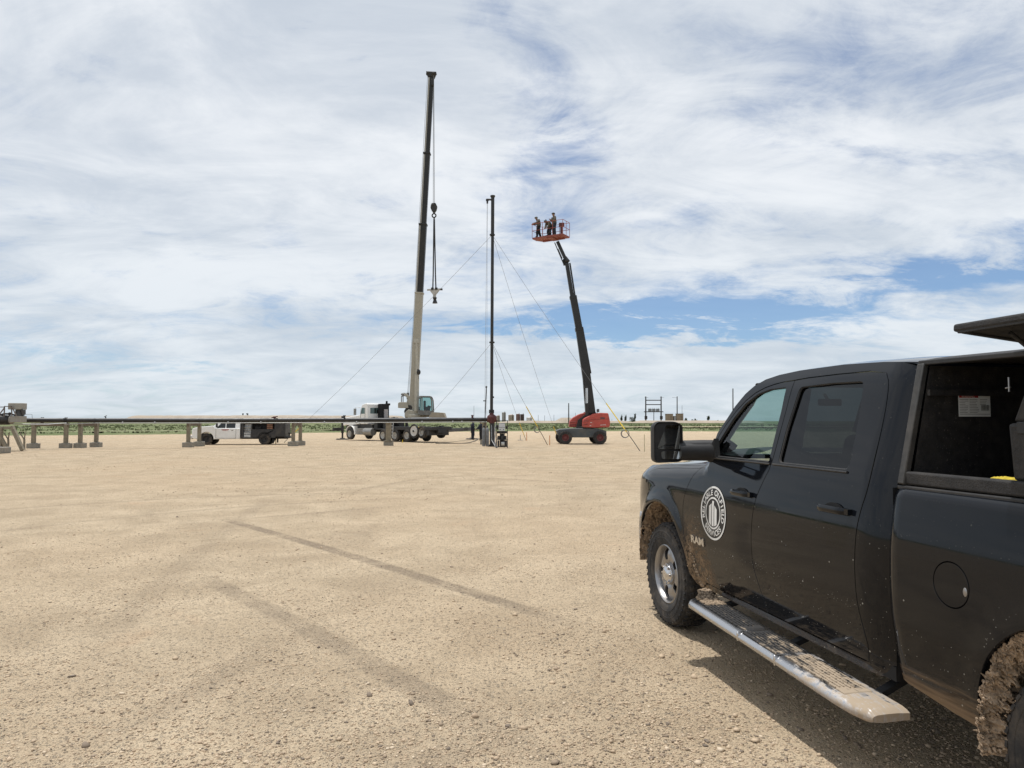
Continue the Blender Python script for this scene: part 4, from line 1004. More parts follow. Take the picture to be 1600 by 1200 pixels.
# supports
def footing(root, u, vb, d, wd, name='footing'):
    p = W(u, vb, d); mb = mbw(root); mb.box((p.x, p.y, .155), (wd, wd*1.0, .33)); mb.build(name, M_conc, root, bevel=.02)
    return p
def support(label, posts, beam=True, pw=.21, zt=1.66):
    P_ = [Vector((G(u, v).x, G(u, v).y, 0)) for u, v in posts]
    c = sum(P_, Vector())/len(P_)
    s = empty('pipe_support', c, 0, label, 'pipe support', 'posts carrying the pipeline')
    for p in P_:
        mb = mbw(s); mb.box((p.x, p.y, .16), (.66, .44, .34)); mb.build('footing', M_conc, s, bevel=.025)
        mb = mbw(s); mb.box((p.x, p.y, (.33+zt)/2), (pw, pw, zt-.33)); mb.box((p.x, p.y, .34), (pw*1.7, pw*1.7, .03)); mb.build('post', M_wood, s, bevel=.01)
    if beam and len(P_) > 1:
        mb = mbw(s); a, b = P_[0], P_[1]; d = (b-a).normalized()*.16; mb.bar(a-d+Vector((0, 0, zt-.11)), b+d+Vector((0, 0, zt-.11)), .18, .22); mb.build('cross_beam', mat('brown_beam', (.13, .105, .075), .8, var=.2, dirt=.3), s, bevel=.008)
    else:
        mb = mbw(s); p = P_[0]; mb.box((p.x, p.y, zt-.05), (.30, .5, .10)); mb.build('saddle', M_wood, s, bevel=.01)
    return s
support('widest two-post pipe support with a long beam, at the left end', [(52, 700.6), (102.5, 700.4)])
support('two-post pipe support just right of the widest one', [(125, 700.0), (150, 698.8)])
support('two-post pipe support in front of the white service truck nose', [(294, 698.8), (311, 697.2)])
support('two-post pipe support just right of the white service truck', [(458, 697.2), (469, 696.0)])
support('single-post pipe support in front of the crane truck wheels', [(607, 696.2)], False, .36, 1.70)
support('pipe support beside the foot of the flare stack', [(757, 694.4)], False, .34, 1.70)

# actuated valve station at far left
vs_ = empty('valve_actuator', W(31, 651, 42.6), 0, 'beige actuator box on a valve at the left end of the pipe', 'valve')
mb = mbw(vs_); a = W(21.5, 630, 42.8); b = W(40.5, 640, 42.8); mb.box(((a.x+b.x)/2, 42.6, (a.z+b.z)/2), (b.x-a.x, .6, a.z-b.z)); mb.build('actuator_box', M_act, vs_, bevel=.03)
mb = mbw(vs_); mb.tube(W(30, 640, 42.6), W(31, 650, 42.6), .20, .24, 14); mb.tube(W(36, 641, 42.5), W(37.5, 648, 42.5), .14, .09, 12); mb.build('yoke', mat('dark_grey_casting', (.06, .06, .06), .6, var=.2), vs_)
mb = mbw(vs_); a = W(20, 650, 42.6); b = W(37, 660, 42.6); mb.box(((a.x+b.x)/2, 42.6, (a.z+b.z)/2), (b.x-a.x, .55, a.z-b.z)); mb.tube(W(13, 656, 42.6), W(21, 656, 42.6), .22, n=16); mb.build('valve_body', M_act, vs_, bevel=.03)
mb = mbw(vs_); mb.path([W(38, 647.5, 42.6), W(50, 647.4, 42.6), W(50.5, 655, 42.6)], .012, 6); mb.build('instrument_tube', M_rope, vs_)
kd = empty('end_vessel', W(4, 655, 42.4), 0, 'fat black pipe end cut off by the left edge', 'vessel')
mb = mbw(kd); mb.tube(W(-60, 656, 41.9), W(13, 656, 42.6), .30, n=20); mb.sphere(W(14, 656, 42.6), .30, 16, 10, 0, (.5, 1, 1)); mb.build('shell', M_pipe, kd); 
mb = mbw(kd); mb.path([W(-2, 649, 42.4), W(6, 646.5, 42.4), W(16, 646.5, 42.4), W(24, 649, 42.5)], .05, 8); mb.sphere(W(15, 646.5, 42.4), .09); mb.build('top_piping', M_bk, kd)
fr = empty('handrail_frame', W(10, 650, 42.2), 0, 'brown trapezoid handrail frame above the pipe at far left', 'railing')
mb = mbw(fr)
for L in ([(-30, 636), (7, 636)], [(7, 635), (18.5, 635)], [(7, 635), (6.5, 651)], [(18, 635), (18.5, 650)], [(18.5, 635), (25.5, 650)], [(7, 637), (-3, 650)]):
    mb.bar(W(*L[0], 42.2), W(*L[1], 42.2), .05, .05)
mb.build('rails', mat('brown_steel', (.15, .125, .11), .7, var=.2), fr)
br = empty('braced_support', W(18, 700, 41.6), 0, 'tan steel trestle with slanted legs at the far left', 'trestle')
for q in ([(1.5, 684), (12.5, 703.5), .17], [(18.5, 666), (35.5, 703.5), .19], [(1, 668), (0.5, 703), .20]):
    mb = mbw(br); mb.bar(W(*q[0], 41.8), W(*q[1], 41.8), q[2], q[2]); mb.build('leg', M_wood, br, bevel=.008)
mb = mbw(br); mb.bar(W(-20, 668.5, 41.9), W(20, 668.5, 41.9), .14, .17); mb.build('cross_beam', M_wood, br, bevel=.008)
for x in (13, 38):
    mb = mbw(br); mb.bar(W(x, 686, 42.6), W(x, 703, 42.6), .08, .08); mb.bar(W(x-7, 676, 42.6), W(x, 687, 42.6), .05, .05); mb.bar(W(x+1.5, 676, 42.6), W(x, 687, 42.6), .05, .05); mb.build('y_brace', M_wood, br)
cbk = empty('concrete_block', W(-6, 706, 39.4), 0, 'low concrete block cut off by the left edge', 'concrete block')
cbk.location.z = .17
mb = MB(); mb.box((0, 0, 0), (1.1, .8, .34)); mb.build('block', M_conc, cbk, bevel=.03)
mb = MB(); mb.box((.0, 0, .185), (.35, .35, .03)); mb.build('base_plate', M_galv, cbk)

# flare stack
SD = 50.1
stk = empty('flare_stack', (W(768.5, 655, SD).x, SD, 0), 0, 'tall slim black flare stack rising at the right end of the pipeline', 'flare stack')
sw = lambda u, v: W(u, v, SD)
mb = mbw(stk); mb.tube(sw(768, 645), sw(769.6, 367), .110, n=20); mb.build('riser', M_pipe, stk)
mb = mbw(stk); mb.tube(sw(769.6, 367), sw(769.9, 309), .122, n=20); mb.build('tip_section', M_bk, stk)
mb = mbw(stk); mb.tube(sw(769.9, 309), sw(769.9, 307), .13, .17, 20); mb.tube(sw(769.9, 307), sw(769.9, 305.6), .18, .17, 20); mb.build('tip_flange', M_bk, stk)
mb = mbw(stk); mb.path([sw(768, 312), sw(762.5, 311.8), sw(761.6, 312.6), sw(761.4, 318)], [.07, .07, .07, .06], 8); mb.tube(sw(761.4, 311), sw(761.4, 314), .10); mb.build('pilot_arm', M_bk, stk)
for v in (367, 535): mb = mbw(stk); p = sw(769.2 if v < 400 else 768.7, v); mb.tube(p-Vector((0, 0, .05)), p+Vector((0, 0, .05)), .19, n=8); mb.build('guy_collar', M_bk, stk)
mb = mbw(stk); p = sw(768, 643); mb.tube(p-Vector((0, 0, .07)), p+Vector((0, 0, -.02)), .19, n=20); mb.tube(p+Vector((0, 0, .03)), p+Vector((0, 0, .08)), .19, n=20)
for k in range(10): t = 2*pi*k/10; o_ = Vector((cos(t), sin(t), 0))*.16; mb.tube(p+o_-Vector((0, 0, .12)), p+o_+Vector((0, 0, .13)), .018, n=6)
mb.build('base_flange', M_bk, stk)
mb = mbw(stk); p = sw(768.5, 652.5); mb.sphere(p, .34, 20, 14, 0, (1, .8, .72)); mb.tube(p, sw(768, 645), .2, .14, 16); mb.tube(p+Vector((-.33, 0, -.12)), p+Vector((.33, 0, -.12)), .20, n=18); mb.tube(p-Vector((0, 0, .4)), p, .2, .26, 16); mb.build('valve_bonnet', M_rust, stk, 40)
mb = mbw(stk); p = sw(769, 661); mb.tube((p.x, SD, 0.1), (p.x, SD, p.z+.1), .17, n=18); mb.tube((p.x, SD, 0), (p.x, SD, .12), .34, n=18); mb.build('pedestal', M_bk, stk)
mb = mbw(stk); mb.tube(sw(770.5, 620.6), sw(772, 620.6), .06); mb.build('thermowell', M_bk, stk)
mb = mbw(stk); mb.path([sw(761.2, 317), sw(759, 500), sw(757.5, 645)], .012, 5); mb.path([sw(761.8, 317), sw(761, 500), sw(760.5, 650)], .009, 5); mb.build('pilot_line', mat('thin_grey_line', (.34, .36, .38), .6), stk)
# knock-out cylinders and small mast beside the stack
for i, (u, lb) in enumerate(((760.5, 'left of two grey cylinders at the foot of the stack'), (765.5, 'right of two grey cylinders at the foot of the stack'))):
    p = G(u, 694); c = empty('gas_cylinder', (p.x, 49.2, 0), 0, lb, 'cylinder', 'cylinders at the stack foot')
    mb = MB(); mb.lathe([(0, .04), (.11, .05), (.115, .1), (.115, 1.18), (.09, 1.27), (.035, 1.32), (.03, 1.38), (0, 1.38)], (0, 0, 0), (0, 0, 1), 16); mb.build('shell', mat('dull_grey_shell', (.15, .155, .16), .5, var=.2), c)
    mb = MB(); mb.tube((0, 0, 1.36), (0, 0, 1.46), .05, n=8); mb.build('valve_cap', M_bk, c)
mast = empty('ignition_mast', (W(758, 694, 50.4).x, 50.4, 0), 0, 'thin dark mast with a small knob, left of the flare stack', 'mast')
mb = mbw(mast); mw = lambda u, v: W(u, v, 50.4); mb.path([mw(757.5, 694), mw(758, 650), mw(760, 606)], .032, 8); mb.build('pole', M_bk, mast)
mb = mbw(mast); mb.sphere(mw(760, 604.6), .07); mb.tube(mw(759.2, 606), mw(760.6, 603.4), .05); mb.build('tip', M_bk, mast)
mb = mbw(mast); mb.box(mw(757, 626.3), (.17, .08, .07)); mb.tube(mw(757, 626.3), mw(759, 626.3), .02); mb.build('side_box', M_bk, mast)
# black control rack
rk = empty('control_rack', (W(784.5, 699, 47.2).x, 47.2, 0), 0, 'black tube-frame control rack with a grey panel at the stack foot', 'control rack')
mb = MB(); hw = .36; top = 1.82
for x in (-hw, hw):
    for y in (-.22, .22): mb.b2(x-.022, x+.022, y-.022, y+.022, 0, top)
for z in (.08, .55, .98, 1.40, top):
    for y in (-.22, .22): mb.b2(-hw, hw, y-.018, y+.018, z-.018, z+.018)
    for x in (-hw, hw): mb.b2(x-.018, x+.018, -.22, .22, z-.018, z+.018)
for x in (-.12, .14): mb.b2(x-.035, x+.035, -.20, -.12, .05, 1.05)
mb.build('rack_frame', M_bk, rk)
mb = MB(); mb.b2(-.22, .20, -.26, -.10, 1.13, 1.62); mb.build('panel_box', mat('light_grey_panel', (.50, .52, .54), .45, var=.05), rk, bevel=.015)
mb = MB()
for x in (-.13, .09): mb.tube((x, -.262, 1.22), (x, -.28, 1.22), .03, n=10)
mb.b2(-.20, .18, -.264, -.26, 1.34, 1.36); mb.build('knobs', M_bk, rk)
mb = MB(); mb.b2(-.33, -.24, -.18, .1, 1.2, 1.5); mb.b2(.22, .34, -.18, .1, 1.25, 1.45); mb.b2(-.30, .30, -.2, .1, .58, .80); mb.b2(-.30, -.18, -.2, .1, .1, .5); mb.b2(.16, .33, -.2, .1, .08, .50); mb.b2(-.12, .10, .0, .18, .08, .95); mb.b2(-.33, .33, -.1, .12, .98, 1.12); mb.build('equipment', M_bk, rk, bevel=.015)
mb = MB(); mb.tube((-.05, -.22, .28), (.16, -.22, .28), .13, n=14); mb.build('pump', mat('pale_pump', (.42, .42, .40), .5, var=.2), rk)
mb = MB(); mb.path([(-.42, -.1, .02), (-.50, -.05, .5), (-.44, 0, .9), (-.48, .05, 1.3), (-.36, .1, 1.6)], .035, 8); mb.path([(-.30, -.24, .02), (-.40, -.2, .3), (-.36, -.2, .6), (-.30, -.2, .66)], .03, 8); mb.build('hose', mat('grey_hose', (.33, .34, .35), .6, var=.2), rk)
hs = empty('ground_hose', G(705, 693.5), 0, 'thin dark hose lying on the gravel left of the stack', 'hose')
mb = mbw(hs); q = [G(681, 693.4), G(690, 693.9), G(705, 693.2), G(722, 693.3), G(733, 692.2), G(742, 689.5), G(750, 685)]
mb.path([p+Vector((0, 0, .03)) for p in q], .028, 6); mb.build('hose_line', M_bk, hs, 60)

# guy wires
def guy(label, u0, v0, u1, v1, s0, s1, ring=None):
    a = W(u0, v0, SD); b = G(u1, v1); g = empty('guy_wire', b, 0, label, 'guy wire', 'guy wires bracing the flare stack')
    L = lambda t: a+(b-a)*t-Vector((0, 0, .0+.35*4*t*(1-t)*(b-a).length/30))
    mb = mbw(g); mb.path([L(t) for t in np.linspace(0, s0, 14)], .010, 5); mb.build('cable', M_rope, g, 60)
    mb = mbw(g); mb.path([L(s0), L((s0+s1)/2), L(s1)], .032, 6); mb.build('sleeve', M_yel, g, 60)
    mb = mbw(g); mb.path([L(s1), L((s1+1)/2), b-Vector((0, 0, .05))], .022, 6); mb.build('anchor_rod', M_bk, g, 60)
    if ring:
        mb = mbw(g); mb.torus(L(s1)+Vector((-.1, -.05, -.12)), (0.1, 1, 0.1), ring, .022, 20, 5)
        mb.torus(L(s1)+Vector((-.08, -.02, -.12)), (0.2, 1, 0.1), ring*.9, .018, 20, 5); mb.build('cable_coil', M_rope, g, 60)
guy('guy wire running down left from the upper collar past the service truck', 769, 367, 443, 691.5, .90, .94)
guy('guy wire running down left behind the crane cab', 768.6, 535, 632, 690.5, .81, .86)
guy('longest guy wire, running down right past the red boom lift', 769.2, 367, 1001, 705, .80, .92, .24)
guy('guy wire from the upper collar ending at the lift wheels', 769.2, 367, 872, 687, .91, .97)
guy('guy wire with a coil ending in the gravel left of the lift', 768.8, 535, 856, 695, .60, .82, .22)
guy('steepest guy wire from the lower collar', 768.7, 535, 822, 688, .76, .93)
# survey stakes
M_stake = mat('pale_stake', (.60, .53, .36), .8, var=.15)
for (u, vb, h, lb, m_) in [(431, 693.5, .85, 'yellow stake beside the service truck tail', M_yel), (1007, 706, 1.0, 'pale stake near the end of the longest guy wire', M_stake), (859, 695.5, .72, 'thin orange stake left of the lift wheels', mat('orange_stake', (.55, .20, .06), .8)),
                       (630.5, 690, .8, 'orange stake in front of the crane wheels', MATS['orange_stake']), (823, 688.5, .75, 'orange stake at the steepest guy wire', MATS['orange_stake']), (813, 688, .5, 'thin grey stake left of the orange one', M_galv), (629, 692, .25, 'short yellow peg in front of the crane', M_yel)]:
    p = G(u, vb); s = empty('stake', p, 0, lb, 'stake'); mb = MB(); mb.box((0, 0, h/2), (.055, .035, h), taper=1.0); mb.build('lath', m_, s)
    if u in (813,): mb = MB(); mb.box((0, 0, .02), (.5, .3, .03)); mb.build('foot', m_, s)

# ================================================================ people
M_skin = mat('skin', (.28, .16, .11), .6, var=.08)
def person(name_label, loc, rz, J, cols, hat=None, scale=1., group=None, held=None):
    "J: joint -> (x forward, y left, z). One continuous skinned body; cols = (shirt, trousers, boots)"
    root = empty('person', loc, rz, name_label, 'person', group)
    seq = ['pelvis', 'belly', 'chest', 'neck', 'head', 'crown', 'shL', 'elL', 'wrL', 'haL', 'shR', 'elR', 'wrR', 'haR', 'hipL', 'knL', 'anL', 'toL', 'hipR', 'knR', 'anR', 'toR']
    ed = [(0, 1), (1, 2), (2, 3), (3, 4), (4, 5), (2, 6), (6, 7), (7, 8), (8, 9), (2, 10), (10, 11), (11, 12), (12, 13), (0, 14), (14, 15), (15, 16), (16, 17), (0, 18), (18, 19), (19, 20), (20, 21)]
    rad = [.215, .21, .235, .075, .11, .10, .11, .08, .052, .04, .11, .08, .052, .04, .145, .115, .09, .058, .145, .115, .09, .058]
    me = bpy.data.meshes.new('body'); me.from_pydata([tuple(q*scale for q in J[k]) for k in seq], ed, []); o = bpy.data.objects.new('body', me); COL.objects.link(o)
    sk = o.modifiers.new('skin', 'SKIN'); sk.use_smooth_shade = True
    for i, sv in enumerate(me.skin_vertices[0].data): r = rad[i]*scale; sv.radius = (r, r*(.72 if i in (0, 1, 2) else 1)); sv.use_root = (i == 0)
    ssf = o.modifiers.new('sub', 'SUBSURF'); ssf.levels = 2; ssf.render_levels = 2
    bpy.context.view_layer.update(); m2 = bpy.data.meshes.new_from_object(o.evaluated_get(bpy.context.evaluated_depsgraph_get()))
    bpy.data.objects.remove(o); m2.name = 'body'; b = bpy.data.objects.new('body', m2); COL.objects.link(b); b.parent = root
    m2.materials.clear()
    for q in (cols[0], cols[1], cols[2], M_skin): m2.materials.append(q)
    P_ = [Vector(J[k])*scale for k in seq]; em = {(0, 1): 0, (1, 2): 0, (2, 3): 0, (3, 4): 3, (4, 5): 3, (2, 6): 0, (6, 7): 0, (7, 8): 0, (8, 9): 3, (2, 10): 0, (10, 11): 0, (11, 12): 0, (12, 13): 3, (0, 14): 1, (14, 15): 1, (15, 16): 1, (16, 17): 2, (0, 18): 1, (18, 19): 1, (19, 20): 1, (20, 21): 2}
    for f in m2.polygons:
        c = f.center; best = None
        for (i, j), k in em.items():
            ab = P_[j]-P_[i]; t = max(0, min(1, (c-P_[i]).dot(ab)/ab.length_squared)); dd = (c-P_[i]-ab*t).length/(rad[i]+(rad[j]-rad[i])*t)
            if best is None or dd < best[0]: best = (dd, k)
        f.material_index = best[1]; f.use_smooth = True
    hd = P_[4]; cr = P_[5]; ax = (cr-hd).normalized()
    if hat:
        mb = MB(); mb.sphere(hd+ax*.055*scale, .122*scale, 16, 8, 0, (1.08, .95, .85)); mb.lathe([(.10*scale, 0), (.148*scale, -.004), (.148*scale, .006), (.10*scale, .015)], hd+ax*.055*scale, ax, 20); mb.build('hard_hat', hat, b, 50)
    else:
        mb = MB(); mb.sphere(hd+ax*.05*scale-Vector((.02, 0, 0)), .108*scale, 14, 8, 0, (1, .92, .95)); mb.build('hair', mat('dark_hair', (.015, .012, .01), .8), b, 60)
    # face: nose, brow
    mb = MB(); fw = Vector((1, 0, 0)); mb.sphere(hd+fw*.095*scale, .018*scale, 8, 6); mb.build('nose', M_skin, b)
    for s, sd in (('L', 1), ('R', -1)):   # fingers and thumb
        h = Vector(J['ha'+s])*scale; w_ = Vector(J['wr'+s])*scale; d = (h-w_).normalized(); side = d.cross(Vector((1, 0, .2))).normalized(); mb = MB()
        for k in range(4): q = h+side*(-.027+.018*k)*scale; L = (.070, .078, .074, .058)[k]*scale; mb.path([q, q+d*L*.5, q+d*L*.8+Vector((.02, 0, -.01))*scale], [.010*scale, .009*scale, .007*scale], 6)
        q = w_+(h-w_)*.5+side*.03*scale; mb.path([q, q+(d*.6+side*.8).normalized()*.05*scale], [.012*scale, .009*scale], 6); mb.build('fingers', M_skin, b, 60)
    return root
STAND = dict(pelvis=(0, 0, .96), belly=(0, 0, 1.10), chest=(.01, 0, 1.36), neck=(.01, 0, 1.51), head=(.03, 0, 1.64), crown=(.03, 0, 1.72), shL=(0, .19, 1.42), elL=(-.02, .27, 1.14), wrL=(.08, .26, .92), haL=(.11, .25, .85), shR=(0, -.19, 1.42), elR=(-.02, -.27, 1.14), wrR=(.08, -.26, .92), haR=(.11, -.25, .85),
             hipL=(0, .10, .90), knL=(.02, .12, .50), anL=(-.02, .13, .09), toL=(.12, .15, .04), hipR=(0, -.10, .90), knR=(.02, -.12, .50), anR=(-.02, -.13, .09), toR=(.12, -.15, .04))
C_tan = mat('tan_shirt', (.105, .088, .068), .9, var=.35, vscale=14); C_jean = mat('dark_jeans', (.020, .024, .036), .9, var=.25, vscale=12); C_navy = mat('navy_coverall', (.014, .019, .035), .9, var=.25, vscale=12); C_boot = mat('brown_boot', (.03, .02, .015), .8); C_hat = mat('dark_hard_hat', (.035, .035, .035), .4); C_blk = mat('black_trousers', (.012, .012, .014), .9)

# ================================================================ boom lift
LD = 55.9
lx = lambda u: (u-800)/F*LD
lift_ = empty('boom_lift', (lx(910), LD, 0), 0, 'red and grey telescopic boom lift raised high on the gravel', 'boom lift')
M_red = mat('sunfaded_red', (.43, .066, .048), .5, var=.12, vscale=2, dirt=.25, dcol=(.40, .20, .15), dscale=3)
M_lg = mat('lift_grey', (.072, .082, .086), .55, var=.15, vscale=3, dirt=.4, dcol=(.20, .17, .13))
M_bb = mat('boom_black', (.010, .0105, .011), .4, var=.3, vscale=1.5, dirt=.2, dcol=(.07, .065, .06), dscale=1.2)
M_tire = mat('solid_tyre', (.026, .025, .024), .9, var=.3, bump=.4, dirt=.7, dcol=(.13, .105, .08), dscale=3)
M_rr = mat('dull_red_rim', (.14, .030, .030), .7, var=.2, dirt=.35, dcol=(.14, .10, .08))
lw = lambda u, v, d=LD: W(u, v, d)
mb = mbw(lift_)
pt = [(869, 673), (874, 670.5), (896, 669), (936, 670), (947, 673), (947, 680), (938, 683.5), (884, 683.5), (872, 680)]
def pxprism(mb, poly, d0, d1, dm=None, m=0):
    dm = dm or (d0+d1)/2
    q = [W(u, v, dm) for u, v in poly]; n = len(q); mb.add([(p.x, d0, p.z) for p in q]+[(p.x, d1, p.z) for p in q], [tuple(range(n)), tuple(range(2*n-1, n-1, -1))]+[(i, i+n, (i+1) % n+n, (i+1) % n) for i in range(n)], m)
pxprism(mb, pt, 55.25, 56.75, 55.5); mb.build('chassis', M_lg, lift_, bevel=.04)
def lift_wheel():
    mb = MB(); R = .50; mb.lathe([(.27, -.17), (.40, -.19), (.47, -.17), (R, -.12), (R, .12), (.47, .17), (.40, .19), (.27, .17)], (0, 0, 0), (0, 1, 0), 40)
    for i in range(24):
        for s in (-1, 1): Rm = Matrix.Rotation(2*pi*(i+(.5 if s > 0 else 0))/24, 3, 'Y'); mb.box(Rm @ Vector((0, s*.085, R)), (.055, .15, .035), 0, Rm @ Matrix.Rotation(radians(25*s), 3, 'Z'))
    return mb
lwz = empty('wheel'); lwz.parent = lift_
lift_wheel().build('tyre', M_tire, lwz, 30); mb = MB(); mb.lathe([(.0, -.10), (.09, -.10), (.10, -.06), (.20, -.05), (.24, -.15), (.28, -.17), (.29, .1)], (0, 0, 0), (0, 1, 0), 24)
for i in range(8): t = 2*pi*i/8; mb.tube((.14*cos(t), -.05, .14*sin(t)), (.14*cos(t), -.08, .14*sin(t)), .018, n=6)
mb.build('rim', M_rr, lwz)
x0 = (883-800)/F*55.0-lx(910); x1 = (937-800)/F*55.0-lx(910)
for k, (x, y) in enumerate(((x0, -.95), (x1, -.95), (x0-.12, .95), (x1-.12, .95))):
    c = lwz if k == 0 else copy_tree(lwz, lift_); c.location = (x, y, .50); c.rotation_euler = (0, .4*k, 0 if y < 0 else pi)
# turntable covers
mb = mbw(lift_); pxprism(mb, rounded([(910, 667.5), (911, 655.5), (915, 652.5), (927, 646.5), (936, 645), (950, 645.5), (951.5, 652), (953, 660), (952, 667.5), (930, 668.3)], 1.8, 3), 55.1, 55.85, 55.3); o = mb.build('engine_cover', M_red, lift_, bevel=.05, seg=3)
o2 = mbw(lift_); 
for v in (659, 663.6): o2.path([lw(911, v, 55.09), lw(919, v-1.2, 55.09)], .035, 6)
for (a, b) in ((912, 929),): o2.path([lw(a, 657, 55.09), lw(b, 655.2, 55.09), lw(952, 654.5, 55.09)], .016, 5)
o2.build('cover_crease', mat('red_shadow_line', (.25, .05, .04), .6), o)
o2 = mbw(lift_); q0 = lw(942, 653.8, 55.06); 
vt, ft = text_mesh('MEC', .16); o2.add([(q0.x-0.0+v[0], 55.085, q0.z+v[1]) for v in vt], ft, 0) if False else None
o2.box(lw(941.5, 653.6, 55.095), (.34, .02, .16), 1); o2.box(lw(923.5, 660.2, 55.095), (.14, .02, .05), 0); o2.box(lw(922.5, 665.2, 55.095), (.12, .02, .05), 0)
for k in range(6): o2.box(lw(938.3+1.5*k, 664.2-.1*k, 55.095), (.045, .02, .055+.02*(k % 2)), 0)
o2.build('cover_decals', [mat('white_decal', (.62, .55, .53), .6), mat('dark_decal', (.10, .05, .05), .6)], o)
mb = mbw(lift_); pxprism(mb, rounded([(889, 667.5), (890, 658), (895, 652.5), (905, 647), (914, 644.5), (924, 646), (924, 667.5)], 1.8, 3), 56.15, 56.9, 56.3); o = mb.build('tank_cover', M_red, lift_, bevel=.05, seg=3)
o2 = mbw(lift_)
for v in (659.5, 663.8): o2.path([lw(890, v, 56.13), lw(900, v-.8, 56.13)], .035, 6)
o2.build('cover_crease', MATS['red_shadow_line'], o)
mb = mbw(lift_); pxprism(mb, [(900, 668), (903, 656), (914, 648), (920, 645), (931, 644), (931, 655), (912, 668)], 55.86, 56.14, 56.0); mb.tube(lw(915, 670, 56), lw(915, 666.5, 56), .75, n=24); mb.build('turntable', M_bb, lift_, bevel=.015)
mb = mbw(lift_); mb.path([lw(931, 645.5, 55.3), lw(933, 646, 55.3), lw(932.5, 640, 55.3)], .03, 6); mb.box(lw(934.5, 641.5, 55.3), (.17, .15, .25)); mb.tube(lw(913, 645.5, 56.3), lw(913, 643.6, 56.3), .06); mb.build('beacon_and_light', M_lg, lift_, bevel=.01)
# boom
def seg(name, a, b, w0, w1, dep, dd=0., m=M_bb, d=None):
    d = d or LD; mb = mbw(lift_); A = lw(*a, d); B = lw(*b, d); mb.bar(A, B, w0*.0504, dep, up=(0, 1, 0), w2=w1*.0504, h2=dep*.95); 
    return mb, name, m
mb, n_, m_ = seg('base', (922.5, 646), (916.6, 590), 15.5, 12.5, .50); mb.bar(lw(916.9, 592), lw(905, 514), 12.6*.0504, .50, up=(0, 1, 0), w2=11.5*.0504); mb.bar(lw(923.0, 583.5), lw(910.2, 512), .09, .36, up=(0, 1, 0)); bs_ = mb.build('boom_base_section', M_bb, lift_, bevel=.02)
mb = mbw(lift_); mb.bar(lw(905.2, 516), lw(895.6, 464), 10.6*.0504, .42, up=(0, 1, 0)); mb.bar(lw(905.3, 517), lw(904.6, 512), 12.6*.0504, .54, up=(0, 1, 0)); mb.build('boom_middle_section', M_bb, lift_, bevel=.015)
mb = mbw(lift_); mb.bar(lw(894.4, 466), lw(885.5, 411), 5.6*.0504, .34, up=(0, 1, 0)); mb.bar(lw(898.9, 466), lw(890.4, 411), 2.2*.0504, .20, up=(0, 1, 0)); mb.bar(lw(895.9, 467), lw(895.2, 462.5), 11*.0504, .46, up=(0, 1, 0)); mb.bar(lw(892, 437), lw(889.5, 437), .1, .1); mb.build('boom_top_section', M_bb, lift_, bevel=.01)
mb = mbw(lift_); mb.path([lw(887, 412), lw(882, 413.5), lw(880.6, 407), lw(884, 402), lw(889, 409)], .12, 8); mb.sphere(lw(884.5, 407.5), .20, 12, 8); mb.build('knuckle', M_bb, lift_)
mb = mbw(lift_); mb.bar(lw(884, 406, 55.9), lw(871, 377.5, 55.9), .24, .24, up=(0, 1, 0)); mb.bar(lw(880, 411, 55.7), lw(866.6, 379, 55.7), .07, .08, up=(0, 1, 0)); mb.tube(lw(878, 404, 55.75), lw(871.5, 389, 55.75), .055); mb.build('jib', M_bb, lift_, bevel=.01)
mb = mbw(lift_); mb.tube(lw(917.3, 631, 55.6), lw(917.0, 604, 55.6), .085, n=14); mb.tube(lw(915.2, 631, 55.58), lw(915.0, 604, 55.58), .02, n=8); mb.build('cylinder_rod', M_chrome, lift_)
mb = mbw(lift_); mb.tube(lw(917.8, 650, 55.6), lw(917.2, 630, 55.6), .145, n=14); mb.box(lw(915.6, 604.5, 55.65), (.38, .3, .20)); mb.bar(lw(914.8, 604, 55.7), lw(914.8, 588, 55.7), .14, .2, up=(0, 1, 0)); mb.build('cylinder_barrel', M_bk, lift_, bevel=.01)
# platform basket; its corner seen at (879, 364) is the nearest
NR = W(879.3, 364.3, 54.6); e1 = Vector((-.86, .51, 0)); e2 = Vector((.51, .86, 0)); PL, PWd = 2.72, 1.22
mb = mbw(lift_)
def PQ(a, b, z): return NR+e1*a+e2*b+Vector((0, 0, z))
hexa = [(0, 0), (PL, 0), (PL+.0, PWd*.55), (PL-.35, PWd), (.0, PWd)]
n = len(hexa); mb.add([PQ(a, b, .0) for a, b in hexa]+[PQ(a, b, -.12) for a, b in hexa], [tuple(range(n)), tuple(range(2*n-1, n-1, -1))]+[(i, i+n, (i+1) % n+n, (i+1) % n) for i in range(n)])
mb.bar(PQ(PL*.45, PWd, -.13), PQ(PL*.45, 0.1, -.13), .5, .10); mb.bar(PQ(.3, PWd*.75, -.16), PQ(PL-.5, PWd*.75, -.16), .16, .12)
pf = mb.build('platform_floor', mat('platform_red', (.24, .062, .052), .6, var=.2, vscale=3, dirt=.5, dcol=(.22, .12, .08), dscale=3), lift_, bevel=.01)
mb = mbw(lift_); r_ = .019
CR = [(0, 0), (PL, 0), (PL, PWd*.6), (PL-.3, PWd), (0, PWd)]
for z in (.55, 1.1):
    for i in range(5): a, b = CR[i], CR[(i+1) % 5]; mb.tube(PQ(*a, z), PQ(*b, z), r_, n=8)
for a, b in CR+[(PL*.33, 0), (PL*.66, 0), (PL*.33, PWd), (PL*.66, PWd), (0, PWd*.5)]: mb.tube(PQ(a, b, 0), PQ(a, b, 1.1), r_, n=8)
mb.build('guard_rail', mat('rail_red', (.30, .075, .06), .5), pf)
